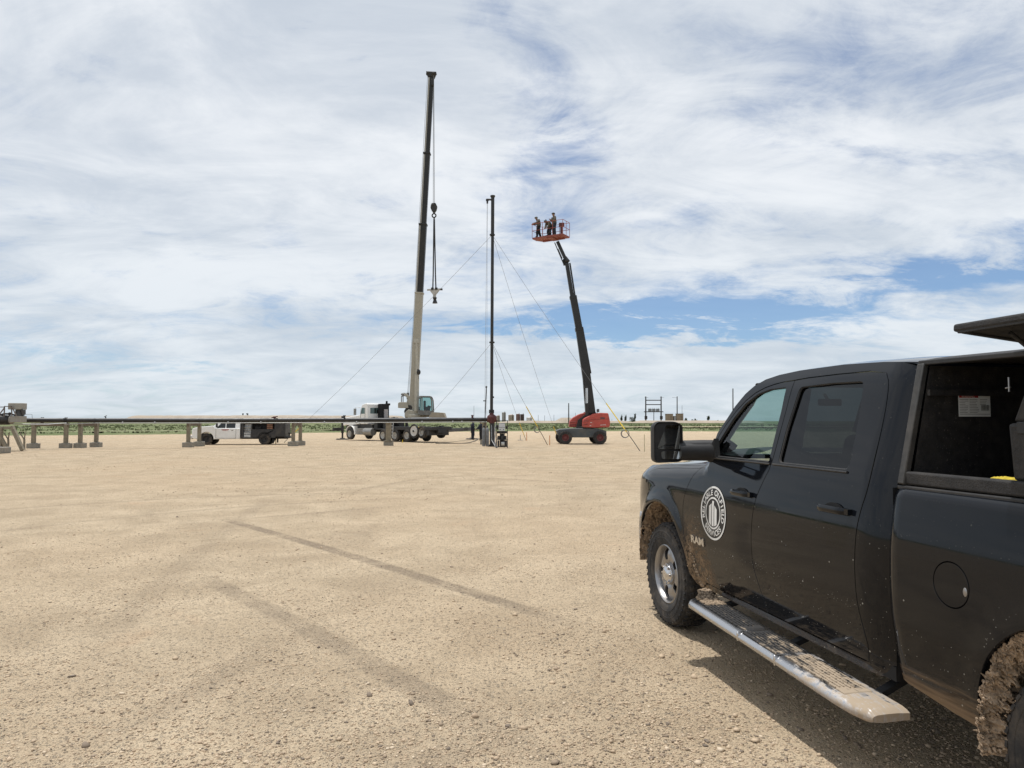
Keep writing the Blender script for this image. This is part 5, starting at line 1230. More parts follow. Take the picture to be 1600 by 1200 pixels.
mb = mbw(lift_); c = PQ(.55, .9, .95); mb.box(c, (.42, .26, .30)); mb.box(c+Vector((0, 0, -.5)), (.22, .12, .7)); mb.build('control_box', mat('control_box_dark_red', (.10, .02, .02), .5), pf, bevel=.02)
mb = mbw(lift_); mb.path([PQ(1.9, .3, .08), PQ(1.7, .2, .03), PQ(1.5, .3, .10), PQ(1.3, .2, .30), PQ(1.35, .5, .35)], .05, 8); mb.build('air_hose', M_bk, pf, 60)
fz0 = NR.z+.002
J = dict(STAND); J.update(chest=(.10, 0, 1.34), neck=(.14, 0, 1.48), head=(.20, 0, 1.60), crown=(.22, 0, 1.68), elL=(.20, .25, 1.18), wrL=(.42, .14, 1.16), haL=(.49, .11, 1.16), elR=(.22, -.24, 1.18), wrR=(.44, -.12, 1.12), haR=(.51, -.10, 1.12), knL=(.16, .13, .50), anL=(.16, .16, .09), toL=(.30, .17, .04), knR=(-.05, -.13, .50), anR=(-.20, -.14, .09), toR=(-.06, -.15, .04))
p = PQ(2.35, .42, 0); person('person in tan shirt and hard hat leaning at the left end of the lift platform', (p.x, p.y, fz0), radians(188), J, (C_tan, C_blk, C_boot), mat('grey_hard_hat', (.12, .12, .115), .5), 1.0, None)
J = dict(STAND); J.update(chest=(.03, 0, 1.38), head=(.07, .0, 1.66), crown=(.06, 0, 1.74), neck=(.03, 0, 1.52), elL=(.06, .28, 1.16), wrL=(.30, .16, 1.20), haL=(.36, .12, 1.22), elR=(.04, -.26, 1.16), wrR=(.28, -.12, 1.26), haR=(.34, -.08, 1.29), knL=(.05, .16, .5), anL=(.0, .20, .09), toL=(.14, .22, .04))
p = PQ(.98, .45, 0); person('person in tan shirt standing tallest at the middle of the lift platform, hands raised', (p.x, p.y, fz0), radians(200), J, (C_tan, C_jean, C_boot), C_hat, 1.04)
J = dict(STAND); J.update(pelvis=(-.10, 0, .90), belly=(-.04, 0, 1.0), chest=(.14, 0, 1.16), neck=(.26, 0, 1.22), head=(.36, 0, 1.24), crown=(.43, 0, 1.25), shL=(.16, .18, 1.18), shR=(.16, -.18, 1.18), elL=(.22, .22, .90), wrL=(.36, .16, .72), haL=(.42, .14, .68), elR=(.22, -.22, .90), wrR=(.36, -.16, .72), haR=(.42, -.14, .68), hipL=(-.08, .10, .84), hipR=(-.08, -.10, .84), knL=(.08, .13, .48), knR=(.08, -.13, .48))
p = PQ(1.50, .65, 0); person('person in tan shirt bending down left of the tallest one on the lift', (p.x, p.y, fz0), radians(215), J, (C_tan, C_jean, C_boot), C_hat, 1.0)
# crew on the ground behind the pipe
J = dict(STAND); J.update(elL=(.05, .30, 1.16), wrL=(.16, .22, .95), haL=(.2, .2, .9), knL=(.06, .08, .5), knR=(.06, -.08, .5), anL=(-.02, .09, .09), anR=(-.02, -.09, .09), toL=(.12, .1, .04), toR=(.12, -.1, .04))
q = G(738.5, 687.2); person('person in navy work clothes standing behind the pipe beside the outrigger pad', q, radians(20), J, (C_navy, C_navy, C_boot), C_hat, 1.04)
J = dict(STAND); J.update(elL=(.15, .3, 1.2), wrL=(.36, .28, 1.02), haL=(.42, .27, .98), elR=(.1, -.28, 1.2), wrR=(.32, -.2, 1.0), haR=(.38, -.18, .95))
q = G(751.5, 688); person('person in dark clothes half hidden behind the support post by the stack', q, radians(170), J, (C_navy, C_blk, C_boot), C_hat, 1.02)

# ================================================================ white service truck
M_wht = mat('white_truck_paint', (.80, .80, .78), .3, var=.03, coat=.5, dirt=.16, dcol=(.42, .36, .28), dscale=1.5)
M_sb = mat('black_service_body', (.020, .020, .022), .4, var=.25, dirt=.45, dcol=(.11, .095, .075), dscale=2.2)
M_dglass = mat('dark_vehicle_glass', (.012, .014, .016), .05)
M_alum = mat('aluminium_shelf', (.46, .47, .47), .4, .5, var=.2)
st = empty('service_truck', (-22.95, 54.15, 0), radians(187), 'white service pickup with black open tool body parked behind the pipeline', 'service truck')
def arc_pts(cx, cz, r, a0, a1, n=12): return [(cx+r*cos(radians(a0+(a1-a0)*i/n)), cz+r*sin(radians(a0+(a1-a0)*i/n))) for i in range(n+1)]
low = [(1.02, .50), (1.04, 1.02), (.95, 1.16), (.55, 1.24), (-.55, 1.31), (-2.42, 1.31), (-2.42, .44), (-.62, .42)]+arc_pts(0, .45, .52, -8, 188)+[(-.0, 0)][:0]
low = [(1.00, .48), (1.04, .62), (1.04, 1.02), (.97, 1.24), (.55, 1.34), (-.48, 1.43), (-.62, 1.24), (-2.42, 1.24), (-2.42, .44), (-.60, .42)]+arc_pts(0, .44, .52, 184, -4)+[(.62, .44)]
mb = MB(); mb.prism(low, -.98, .98); bd = mb.build('body', M_wht, st, bevel=.035, seg=3)
mb = MB(); gh = [(-.46, 1.22), (-.46, 1.42), (-1.02, 1.82), (-1.20, 1.93), (-2.22, 1.93), (-2.36, 1.86), (-2.42, 1.22)]; k = len(gh)
mb.add([(x, s*(.90-.16*(z-1.29)/.6), z) for s in (-1, 1) for x, z in gh], [tuple(range(k)), tuple(range(2*k-1, k-1, -1))]+[(i, i+k, (i+1) % k+k, (i+1) % k) for i in range(k)]); mb.build('cab', M_wht, st, bevel=.03, seg=3)
yy = lambda z: .90-.16*(z-1.29)/.6+.008
for s in (-1, 1):
    mb = MB(); mb.add([(x, s*yy(z), z) for x, z in rounded([(-.72, 1.25), (-1.14, 1.78), (-1.34, 1.84), (-1.34, 1.25)], .04)], [tuple(range(20))]); mb.add([(x, s*yy(z), z) for x, z in rounded([(-1.40, 1.25), (-1.40, 1.84), (-2.05, 1.84), (-2.05, 1.25)], .05)], [tuple(range(20))]); mb.build('side_window', M_dglass, st, 0)
    mb = MB(); mb.path([(x, s*.984, z) for x, z in ((-.68, .50), (-.68, 1.28))], .008, 5); mb.path([(x, s*.984, z) for x, z in ((-2.12, .50), (-2.12, 1.28))], .008, 5); mb.path([(-.68, s*.984, .5), (-2.12, s*.984, .5)], .008, 5); mb.build('door_gap', M_dark, bd, 0)
    mb = MB(); mb.b2(-1.92, -1.80, s*.98, s*1.0, 1.07, 1.11); mb.build('door_handle', M_bk, bd, bevel=.005)
    mb = MB(); mb.box((-.78, s*1.12, 1.45), (.10, .20, .30)); mb.bar((-.8, s*.93, 1.36), (-.78, s*1.08, 1.38), .04, .04); mb.build('door_mirror', M_blk, st, bevel=.02)
    mb = MB(); mb.box((.98, s*.76, 1.02), (.14, .36, .24)); mb.build('headlight', M_chrome, st, bevel=.03)
mb = MB(); mb.add([(-.50, -.82, 1.455), (-.50, .82, 1.455), (-1.0, .72, 1.81), (-1.0, -.72, 1.81)], [(0, 1, 2, 3)]); mb.build('windshield', M_dglass, st, 0)
mb = MB(); mb.b2(1.03, 1.09, -.62, .62, .72, 1.12)
for k in range(4): mb.b2(1.085, 1.10, -.6, .6, .77+.09*k, .80+.09*k)
mb.build('grille', M_blk, st, bevel=.015)
mb = MB(); mb.b2(1.0, 1.16, -.98, .98, .44, .70); mb.build('front_bumper', M_chrome, st, bevel=.04); mb = MB()
for s in (-1, 1): mb.tube((1.14, s*.66, .57), (1.18, s*.66, .57), .08, n=14)
mb.build('fog_lamp', M_dark, st)
# mark on the door: red lettering too small to read, kept as short red bars
for s in (-1, 1):
    mb = MB(); rr = random.Random(3); x = -1.10
    while x > -1.60: w_ = rr.uniform(.03, .07); mb.b2(x-w_, x, s*.984, s*.987, 1.10, 1.17); x -= w_+.018
    mb.b2(-1.55, -1.15, s*.984, s*.987, 1.045, 1.065); mb.build('door_lettering', mat('red_lettering', (.34, .03, .035), .6), bd, 0)
# service body
sbx = empty('service_body'); sbx.parent = st
R1, R2 = -2.48, -5.72
mb = MB(); mb.b2(R2, R1, -.62, .62, .70, .80); mb.b2(R2, R2+.05, -1.0, 1.0, .50, 1.62); mb.b2(R1-.05, R1, -1.0, 1.0, .50, 1.68)
for s in (-1, 1):
    y0, y1 = (s*1.0, s*.66) if s > 0 else (-1.0, -.66)
    mb.b2(R2, R1, s*.62, s*.66, .55, 1.64); mb.b2(R2, R1, s*.64, s*1.0, 1.60, 1.66); mb.b2(-2.66, R1, s*.64, s*1.0, .50, 1.6); mb.b2(-3.30, -3.22, s*.64, s*1.0, .50, 1.6); mb.b2(-3.22, -2.66, s*.64, s*1.0, .50, .54)
    mb.b2(-5.0, -4.93, s*.64, s*1.0, .9, 1.6); mb.b2(R2, -5.0, s*.64, s*.998, .62, 1.6)
    fnd = [(-3.22, .52), (-3.22, 1.16), (-5.0, 1.16), (-5.0, .52), (-4.72, .52)]+arc_pts(-4.2, .45, .52, 8, 172)
    mb.prism(fnd, s*.64, s*.995)
mb.build('cabinet_shell', M_sb, sbx, bevel=.01)
for s in (-1, 1):
    mb = MB(); mb.b2(-3.20, -2.68, s*.67, s*.70, .56, 1.56)
    for z in (.56, .78, .92, 1.10, 1.30): mb.b2(-3.20, -2.68, s*.67, s*.96, z, z+.03)
    mb.b2(-3.18, -2.70, s*.93, s*.96, .60, .74); mb.b2(-3.18, -2.70, s*.93, s*.96, .81, .89); mb.build('shelves', M_alum, sbx, bevel=.005)
    mb = MB(); mb.b2(-4.90, -3.28, s*.67, s*.69, 1.18, 1.58); mb.b2(-3.9, -3.5, s*.70, s*.9, 1.18, 1.36); mb.tube((-3.6, s*.8, 1.2), (-3.6, s*.8, 1.42), .06); mb.build('compartment', M_dark, sbx)
    mb = MB(); 
    for k in range(3): mb.b2(-4.78, -4.36, s*.72, s*.96, 1.18+.13*k, 1.28+.13*k)
    mb.build('tool_tray', mat('rusty_tool_tray', (.20, .10, .06), .7, var=.3), sbx, bevel=.008)
mb = MB(); mb.b2(-6.05, -5.72, -.9, .9, .48, .60); mb.tube((-5.95, .6, .6), (-5.95, .6, .80), .05); mb.box((-6.0, .62, .86), (.28, .10, .12)); mb.build('rear_bumper', M_bk, sbx, bevel=.01)
mb = MB(); mb.b2(-4.85, -4.78, -.95, -.70, .10, .45); mb.b2(-4.85, -4.78, .70, .95, .10, .45); mb.build('mud_flap', M_dark, st)
mb = MB(); mb.b2(-5.7, .9, -.45, .45, .42, .58); mb.tube((0, -.8, .43), (0, .8, .43), .06); mb.tube((-4.2, -.8, .43), (-4.2, .8, .43), .07); mb.build('chassis', M_dark, st)
def road_wheel(R, wd, name, rim_m, parent, tm=M_tire):
    w_ = empty(name); w_.parent = parent; mb = MB(); mb.lathe([(R*.56, -wd/2), (R*.80, -wd*.54), (R*.95, -wd*.48), (R, -wd*.36), (R, wd*.36), (R*.95, wd*.48), (R*.80, wd*.54), (R*.56, wd/2)], (0, 0, 0), (0, 1, 0), 36)
    for i in range(30): Rm = Matrix.Rotation(2*pi*i/30, 3, 'Y'); mb.box(Rm @ Vector((0, 0, R)), (R*.10, wd*.8, R*.03), 0, Rm)
    mb.build('tyre', tm, w_, 30); mb = MB(); mb.lathe([(0, wd*.30), (R*.16, wd*.30), (R*.20, wd*.12), (R*.44, wd*.16), (R*.50, wd*.42), (R*.57, wd*.52), (R*.58, -wd*.4)], (0, 0, 0), (0, 1, 0), 28)
    for i in range(8): t = 2*pi*i/8; mb.tube((R*.27*cos(t), wd*.1, R*.27*sin(t)), (R*.27*cos(t), wd*.22, R*.27*sin(t)), R*.035, n=6)
    mb.build('rim', rim_m, w_); return w_
w1 = road_wheel(.425, .27, 'wheel', M_bk, st)
for k, (x, y) in enumerate(((0, .86), (-4.2, .86), (0, -.86), (-4.2, -.86))):
    c = w1 if k == 0 else copy_tree(w1, st); c.location = (x, y, .425); c.rotation_euler = (0, k*.5, 0 if y > 0 else pi)
# two small valves standing on the far berm
for u, lb in ((379.5, 'left of two small dark wellhead valves on the far berm'), (387, 'right of two small dark wellhead valves on the far berm')):
    p = W(u, 652.2, 328); wv = empty('wellhead', p, 0, lb, 'wellhead', 'small wellheads on the berm'); mb = MB(); mb.tube((0, 0, -.3), (0, 0, .5), .85, .34, 10); mb.tube((0, 0, .5), (0, 0, 1.9), .25); mb.box((0 if u < 380 else -.25, 0, 1.6), (.8 if u > 380 else .5, .5, .5)); mb.build('valve_tree', mat('dark_green_steel', (.02, .03, .022), .7), wv)
# ================================================================ crane truck
M_cw = mat('crane_cream', (.36, .345, .29), .5, var=.08, vscale=2, dirt=.3, dcol=(.22, .19, .15), dscale=2)
M_cb = mat('crane_boom_dark', (.010, .0095, .009), .45, var=.3, vscale=1.2, dirt=.2, dcol=(.075, .07, .06), dscale=1)
M_cl = mat('crane_sunlit_edge', (.30, .295, .275), .5, var=.1)  # tone of the sunlit boom edge, put into the colour
M_cglass = glass('crane_glass', (.50, .68, .66), 1.3)
ang = radians(138); cr = empty('crane_truck', (-14.13, 66.24, 0), ang, 'white six-wheel crane truck standing on outriggers with its boom raised', 'crane truck')
# carrier in local coordinates: x forward, y left
mb = MB(); mb.b2(-11.3, 1.2, -.45, .45, .80, 1.10); mb.b2(-2.5, 1.2, -.7, .7, 1.0, 1.45); mb.b2(-3.0, -1.3, -.9, .9, 1.1, 1.48); mb.b2(-11.2, -5.6, -1.15, 1.15, 1.02, 1.30); mb.b2(-5.6, -3.0, -.9, .9, 1.0, 1.12)
mb.b2(-10.9, -10.2, -1.1, 1.1, .60, 1.02); mb.b2(-9.6, -8.9, .55, 1.12, .55, 1.0); mb.b2(-5.9, -5.4, -1.1, 1.1, .62, 1.05)
mb.build('carrier_frame', M_bk, cr, bevel=.02)
hood_ = [(1.35, 1.35), (1.40, 1.9), (1.25, 2.08), (-1.15, 2.34), (-1.15, 1.50), (1.0, 1.40)]
mb = MB(); mb.prism(hood_, -.95, .95); mb.build('hood', M_wht, cr, bevel=.06, seg=3)
mb = MB(); mb.prism([(-.60, .55), (-.60, 1.3), (-.70, 1.35), (-.78, .55)], .80, 1.12); mb.prism([(-.60, .55), (-.60, 1.3), (-.70, 1.35), (-.78, .55)], -1.12, -.80); 
for s in (-1, 1):
    a_ = arc_pts(0, .70, .62, 165, 15); b_ = arc_pts(0, .70, .68, 15, 165); mb.prism(a_+b_, s*.80, s*1.14)
mb.build('front_fender', M_wht, cr, bevel=.015)
cx0, cx1 = -1.25, -2.40
cab_ = [(cx0+.05, 1.50), (cx0-.0, 2.35), (cx0-.22, 3.12), (cx0-.36, 3.30), (cx1+.12, 3.40), (cx1, 3.28), (cx1, 1.50)]
mb = MB(); mb.prism(cab_, -.96, .96); cbo = mb.build('cab', M_wht, cr, bevel=.06, seg=3)
mb = MB()
for s in (-1, 1): mb.add([(x, s*.968, z) for x, z in rounded([(cx0-.14, 2.44), (cx0-.26, 2.98), (cx1+.42, 2.98), (cx1+.42, 2.44)], .05)], [tuple(range(20))])
mb.build('side_window', mat('green_glass', (.10, .16, .155), .05, var=.3, vscale=2), cbo, 0)
mb = MB(); mb.add([(cx1-.006, y, z) for y, z in rounded([(-.72, 2.45), (.66, 2.45), (.66, 2.98), (-.72, 2.98)], .06)], [tuple(range(20))]); mb.build('rear_window', MATS['green_glass'], cbo, 0)
mb = MB(); mb.b2(cx1-.012, cx1-.008, .05, .20, 2.47, 2.96); mb.b2(cx1-.012, cx1-.008, -.25, -.05, 2.47, 2.80); mb.build('seat_back_in_window', M_dark, cbo, 0)
mb = MB(); mb.add([(cx0-.0, -.84, 2.42), (cx0-.0, .84, 2.42), (cx0-.20, .80, 3.06), (cx0-.20, -.80, 3.06)], [(3, 2, 1, 0)]); mb.build('windshield', M_dglass, cbo, 0)
mb = MB(); mb.path([(x, s_*.972, z) for s_ in (1,) for x, z in ((cx0-.1, 1.25), (cx0-.1, 2.9))], .01, 5); mb.path([(cx1+.36, .972, 1.25), (cx1+.36, .972, 2.98)], .01, 5); mb.build('door_gap', M_dark, cbo, 0)
for s in (-1, 1):
    mb = MB(); mb.path([(cx0-.1, s*.95, 2.98), (cx0+.25, s*1.30, 3.0), (cx0+.25, s*1.30, 2.3)], .025, 6); mb.box((cx0+.25, s*1.32, 2.62), (.10, .24, .58)); mb.build('mirror', M_galv, cr, bevel=.02)
mb = MB(); mb.b2(-2.95, -2.45, -1.05, -.15, 1.1, 3.35); mb.tube((-2.7, -.95, 3.2), (-2.7, -.95, 3.62), .09); mb.b2(-3.0, -2.5, -1.15, -.9, 3.2, 3.4); mb.build('engine_stack_housing', M_dark, cr, bevel=.04)
mb = MB(); mb.tube((-3.0, -.62, 1.55), (-3.0, -.62, 2.85), .19, n=14); mb.build('air_cleaner', mat('pale_cylinder', (.40, .38, .38), .5), cr)
mb = MB(); 
for x, y, sx, sy, h in ((-3.7, -.3, .7, .9, .35), (-4.6, .2, .9, .7, .28), (-5.2, -.5, .5, .6, .45), (-3.4, .6, .5, .4, .25), (-4.3, -.6, .4, .5, .5)): mb.b2(x-sx/2, x+sx/2, y-sy/2, y+sy/2, 1.1, 1.6+h)
mb.path([(-3.2, .3, 1.9), (-4.2, .1, 2.05), (-5.4, .2, 1.95)], .07, 8); mb.path([(-3.3, -.5, 1.95), (-4.5, -.4, 2.1), (-5.5, -.2, 1.9)], .05, 8); mb.build('deck_equipment', M_bk, cr, bevel=.03)
mb = MB(); mb.tube((-2.05, .92, .82), (-3.25, .92, .82), .34, n=24); mb.build('fuel_tank', mat('dull_aluminium', (.28, .275, .26), .45, .5, var=.15), cr)
mb = MB(); mb.b2(-2.0, -1.0, .60, 1.05, .55, 1.12); mb.b2(-1.9, -1.1, 1.05, 1.10, .60, .64); mb.b2(-1.9, -1.1, 1.05, 1.10, .85, .89); mb.build('step_box', mat('grey_step_box', (.22, .21, .19), .6, var=.2), cr, bevel=.02)
cw = road_wheel(.52, .30, 'wheel', mat('white_dirty_rim', (.44, .43, .40), .5, dirt=.5, dcol=(.20, .17, .14), dscale=5), cr)
pos = [(0, .10), (-4.9, .02), (-6.55, .02), (-8.15, .04), (-10.0, .34)]; first = True
for x, dz_ in pos:
    for s in (1, -1):
        c = cw if first else copy_tree(cw, cr); first = False; c.location = (x, s*1.03, .52+dz_); c.rotation_euler = (0, x, 0 if s > 0 else pi)
# hose reel, ladder
mb = MB(); 
for z in np.arange(.55, 1.75, .28): mb.tube((-6.0, 1.30, z), (-6.42, 1.30, z), .02, n=6)
for x in (-6.0, -6.42): mb.tube((x, 1.30, .35), (x, 1.22, 1.85), .03, n=6)
mb.build('ladder', mat('bright_aluminium', (.55, .55, .54), .4, .3), cr)
# outriggers
for x, s, uv in ((-2.9, 1, (535, 686.9)), (-10.7, 1, (635, 689.8)), (-10.7, -1, (737.5, 686.3)), (-2.9, -1, None)):
    if uv: g = G(*uv)
    else: g = cr.matrix_basis @ Vector((x, s*3.2, 0))
    inv = cr.matrix_basis.inverted(); l = inv @ g
    o_ = empty('outrigger'); o_.parent = cr
    mb = MB(); mb.bar((l.x if uv and x > -5 else x, s*.9, 1.0), (l.x, l.y, 1.0), .26, .30); mb.build('beam', M_bk, o_, bevel=.01)
    mb = MB(); mb.tube((l.x, l.y, .12), (l.x, l.y, 1.1), .085, n=12); mb.tube((l.x, l.y, .62), (l.x, l.y, 2.25 if uv and uv[0] < 700 else 1.5), .13, n=12); mb.build('jack', M_bk, o_)
    mb = MB(); mb.tube((l.x, l.y, .0), (l.x, l.y, .10), .62, .56, 24); mb.tube((l.x, l.y, .10), (l.x, l.y, .17), .28, .2, 16); mb.build('pad', mat('brown_pad', (.10, .085, .07), .8), o_)
# superstructure, built from where it stands in the world
CD = 61.2
ku = lambda u, v, d=CD: W(u, v, d)
mb = mbw(cr); mb.tube(ku(650, 652.5), ku(650, 648), .95, n=24); pxprism(mb, [(634, 651), (634, 645), (640, 640), (660, 645), (676, 648), (676, 652)], 60.5, 61.9); mb.build('slewing_deck', M_cw, cr, bevel=.03)
mb = mbw(cr); pxprism(mb, [(641, 650), (633.5, 640), (634, 634), (637, 622), (631, 617.5), (634, 614.5), (640, 619), (645, 632), (655, 636), (654, 650)], 60.75, 60.95); pxprism(mb, [(641, 650), (633.5, 640), (634, 634), (637, 622), (631, 617.5), (634, 614.5), (640, 619), (645, 632), (655, 636), (654, 650)], 61.45, 61.65); mb.build('boom_bracket', M_cw, cr, bevel=.03)
mb = mbw(cr); mb.tube(ku(637, 643, 60.7), ku(637, 643, 61.7), .30, n=18); mb.tube(ku(640, 637, 60.7), ku(640, 637, 61.7), .22, n=18); mb.build('winch_drum', M_bk, cr)
mb = mbw(cr); pxprism(mb, rounded([(623.5, 637.5), (623.5, 630), (626, 628.5), (638, 628.5), (640, 637.5)], .6, 2), 60.6, 61.8); mb.build('counterweight', M_cw, cr, bevel=.03)
mb = mbw(cr); 
for a, b in (((627.2, 619), (627.2, 629)), ((629.8, 617), (629.8, 629)), ((627.2, 619.5), (633, 618))): mb.bar(ku(*a, 60.8), ku(*b, 60.8), .07, .07)
mb.tube(ku(637.3, 613.6, 61), ku(637.3, 624, 61), .11); mb.sphere(ku(631, 616.2, 61), .2, 10, 8, 0, (1.3, 1, .7)); mb.build('hoist_fittings', mat('grey_fittings', (.14, .14, .135), .6, var=.3), cr, bevel=.01)
# operator's cab with see-through glass
oc = empty('operator_cab'); oc.parent = cr
cabp = [(656, 647.5), (654.5, 640), (655, 622), (657, 619.8), (673, 620), (675.2, 625), (676.2, 642), (673, 648)]
mb = mbw(cr)
q = [ku(u, v, 60.3) for u, v in cabp]
for i in range(len(q)):
    a, b = q[i], q[(i+1) % len(q)]
    for d0 in (59.8, 61.0): mb.tube((a.x, d0, a.z), (b.x, d0, b.z), .055, n=8)
for p in q: mb.tube((p.x, 59.8, p.z), (p.x, 61.0, p.z), .05, n=8)
for u in (660.5,): a = ku(u, 619.8, 60.3); b = ku(u, 647.5, 60.3); mb.tube((a.x, 59.8, a.z), (b.x, 59.8, b.z), .05, n=8)
pxprism(mb, [(656, 648), (654.6, 641), (676, 642), (673, 648.5)], 59.8, 61.0, 60.3); mb.add([(ku(657, 620, 60.3).x, 59.8, ku(657, 619.5, 60.3).z), (ku(673, 620, 60.3).x, 59.8, ku(673, 619.7, 60.3).z), (ku(673, 620, 60.3).x, 61.0, ku(673, 619.7, 60.3).z), (ku(657, 620, 60.3).x, 61.0, ku(657, 619.5, 60.3).z)], [(0, 1, 2, 3)])
mb.build('cab_frame', mat('cab_grey', (.16, .16, .15), .5, var=.15), oc)
for d0 in (59.82, 60.98): mb = mbw(cr); mb.add([(p.x, d0, p.z) for p in q], [tuple(range(8))]); mb.build('cab_glass', M_cglass, oc, 0)
mb = mbw(cr); mb.box(ku(667, 640, 60.4), (.5, .5, .5)); mb.box(ku(663.5, 633, 60.4), (.16, .5, .75)); mb.bar(ku(669, 641, 60.4), ku(671, 634, 60.4), .1, .3); mb.build('operator_seat', M_dark, oc, bevel=.04)
mb = mbw(cr); pxprism(mb, [(671, 652.5), (675, 645.2), (677, 644), (694.5, 645), (697, 652.5)], 59.6, 61.2); mb.build('engine_deck_cover', mat('sand_cover', (.33, .29, .22), .6, var=.1, dirt=.3), cr, bevel=.03)
# boom sections: base, then three dark ones
BD0, BD1 = 61.2, 59.2
def bc(v): t = (648-v)/(648-118); return W(644.9+(674.0-644.9)*t, v, BD0+(BD1-BD0)*t)
pxm = 60.5/F
def bsec(name, v0, v1, wpx, dep, m, edge=True):
    mb = mbw(cr); mb.bar(bc(v0), bc(v1), wpx*pxm, dep, up=(0, 1, 0)); a, b = bc(v1+1.5), bc(v1-1.2); mb.bar(a, b, wpx*pxm+.10, dep+.1, up=(0, 1, 0))
    o = mb.build(name, m, cr, bevel=.03)
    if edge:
        mb = mbw(cr); off = Vector((-wpx*pxm/2+.075, -dep/2-.004, 0)); mb.bar(bc(v0-1)+off, bc(v1+3)+off, .13, .012, up=(0, 1, 0)); mb.build('lit_edge_strip', M_cl, o)  # sunlit left edge of the dark section, painted as a pale strip
    return o
bsec('boom_base_section', 650, 458, 11.6, .72, M_cw, False)
bsec('boom_section', 460, 351, 11.2, .62, M_cb); bsec('boom_section', 353, 240, 9.6, .54, M_cb); bsec('boom_section', 242, 120, 8.4, .46, M_cb)
mb = mbw(cr); a = bc(120); b = bc(113.5); mb.bar(a, b, .60, .55, up=(0, 1, 0), w2=.80); mb.bar(bc(115.5), bc(113.2), .86, .5, up=(0, 1, 0)); mb.tube(W(677.3, 117, 58.9), W(677.3, 117, 59.4), .22, n=14); mb.tube(W(668.5, 115.5, 58.9), W(668.5, 115.5, 59.4), .16, n=14); mb.build('boom_head', M_bk, cr, bevel=.03)
mb = mbw(cr); mb.box(W(676.0, 129, 58.95), (.22, .3, .55)); mb.build('anti_two_block', M_bk, cr, bevel=.03)
mb = mbw(cr); mb.tube(W(650.8, 643, 60.55), W(651.4, 585, 60.5), .20, n=18); mb.tube(W(651.4, 585, 60.5), W(650.9, 534, 60.45), .12, n=14); mb.box(W(651, 533, 60.55), (.5, .4, .35)); mb.build('lift_cylinder', mat('cylinder_cream', (.40, .385, .33), .45, var=.08), cr, bevel=.02)
mb = mbw(cr); mb.sphere(W(654.2, 581.5, 60.3), .24, 12, 8, 0, (.7, .5, 1)); mb.tube(W(653, 577, 60.4), W(653.2, 592, 60.4), .05); mb.build('hose_guide', M_bk, cr)
mb = mbw(cr)
a = W(637.8, 614, 61); 
for k, (u, v) in enumerate(((645.0, 512), (646, 512))): mb.path([W(636.8+1.6*k, 616, 61), W(u, v, 60.8)], .016, 5)
mb.path([W(645.0, 512, 60.8), W(668.2, 116, 59.1)], .014, 5); mb.build('hoist_rope', M_rope, cr, 60)
# load line and hook block
HKU, HD = 678.0, 58.9
hk = empty('hook_block', W(HKU, 325, HD), 0, 'black crane hook block hanging on wire falls beside the boom', 'hook block')
mb = mbw(hk); 
for du in (-1.2, 0, 1.1): mb.path([W(HKU-.5+du*.4, 118, HD), W(HKU+du, 321, HD)], .014, 5)
mb.build('wire_falls', M_rope, hk, 60)
mb = mbw(hk); mb.add([], []); mb.tube(W(HKU, 324, HD-.16), W(HKU, 324, HD+.16), .29, n=20); pxprism(mb, rounded([(HKU-4.8, 322), (HKU-3, 318), (HKU+3, 318), (HKU+4.8, 322), (HKU+4.2, 328), (HKU+1.5, 332), (HKU-1.5, 332), (HKU-4.2, 328)], 1, 3), HD-.2, HD+.2); mb.build('sheave_block', M_bk, hk, bevel=.03)
mb = mbw(hk); c = W(HKU+.2, 336.8, HD); mb.torus(c, (0, 1, 0), .16, .055, 18, 8); mb.tube(W(HKU, 331, HD), W(HKU+.1, 334, HD), .07); mb.build('hook', M_bk, hk)
ld = empty('lifting_beam', W(679, 455, HD), 0, 'pale spreader beam with pipe clamp hanging on black slings below the hook', 'lifting beam')
mb = mbw(ld)
for u1 in (676.2, 681.2): mb.path([W(HKU+.3, 340, HD), W(HKU+(.0 if u1 < 678 else .8), 344, HD), W(u1+(.7 if u1 < 678 else -.8), 430, HD), W(u1, 452, HD)], .055, 8)
mb.build('sling', M_bk, ld, 60)
mb = mbw(ld); mb.bar(W(667.3, 453, HD), W(691, 451.8, HD), .10, .14, up=(0, 0, 1)); pxprism(mb, [(671.5, 454), (687, 453.5), (681.5, 460.5), (681, 466), (677, 466), (676.5, 460.5)], HD-.07, HD+.07); mb.build('beam', mat('pale_beam', (.42, .41, .38), .5, var=.15), ld, bevel=.015)
mb = mbw(ld); 
for u in (675.6, 681.6): mb.tube(W(u, 449.5, HD), W(u, 453, HD), .12)
mb.tube(W(679.3, 465, HD), W(679.5, 469, HD), .18, .11, 14); mb.tube(W(679.5, 469, HD), W(679.6, 473.8, HD), .13, .22, 14); mb.build('pipe_clamp', M_bk, ld)
mb = mbw(ld); mb.tube(W(688, 452.3, HD-.05), W(691.5, 452.2, HD-.05), .08); mb.build('end_shackle', M_bk, ld)
# spare reel leaning by the rear
rl = empty('hose_reel'); rl.parent = cr; rl.location = (-9.25, 1.32, .95)
mb = MB(); mb.lathe([(0, .05), (.10, .05), (.12, .0), (.36, .0), (.42, .03), (.42, -.03)], (0, 0, 0), (0, 1, 0), 28); mb.build('reel_disc', mat('white_reel', (.55, .54, .51), .5, dirt=.3), rl)
mb = MB(); mb.torus((0, -.06, 0), (0, 1, 0), .50, .05, 32, 8); mb.torus((0, -.02, 0), (0, 1, 0), .56, .035, 32, 8); mb.tube((0, .06, 0), (0, .09, 0), .09, n=12); mb.build('reel_hose', M_bk, rl)

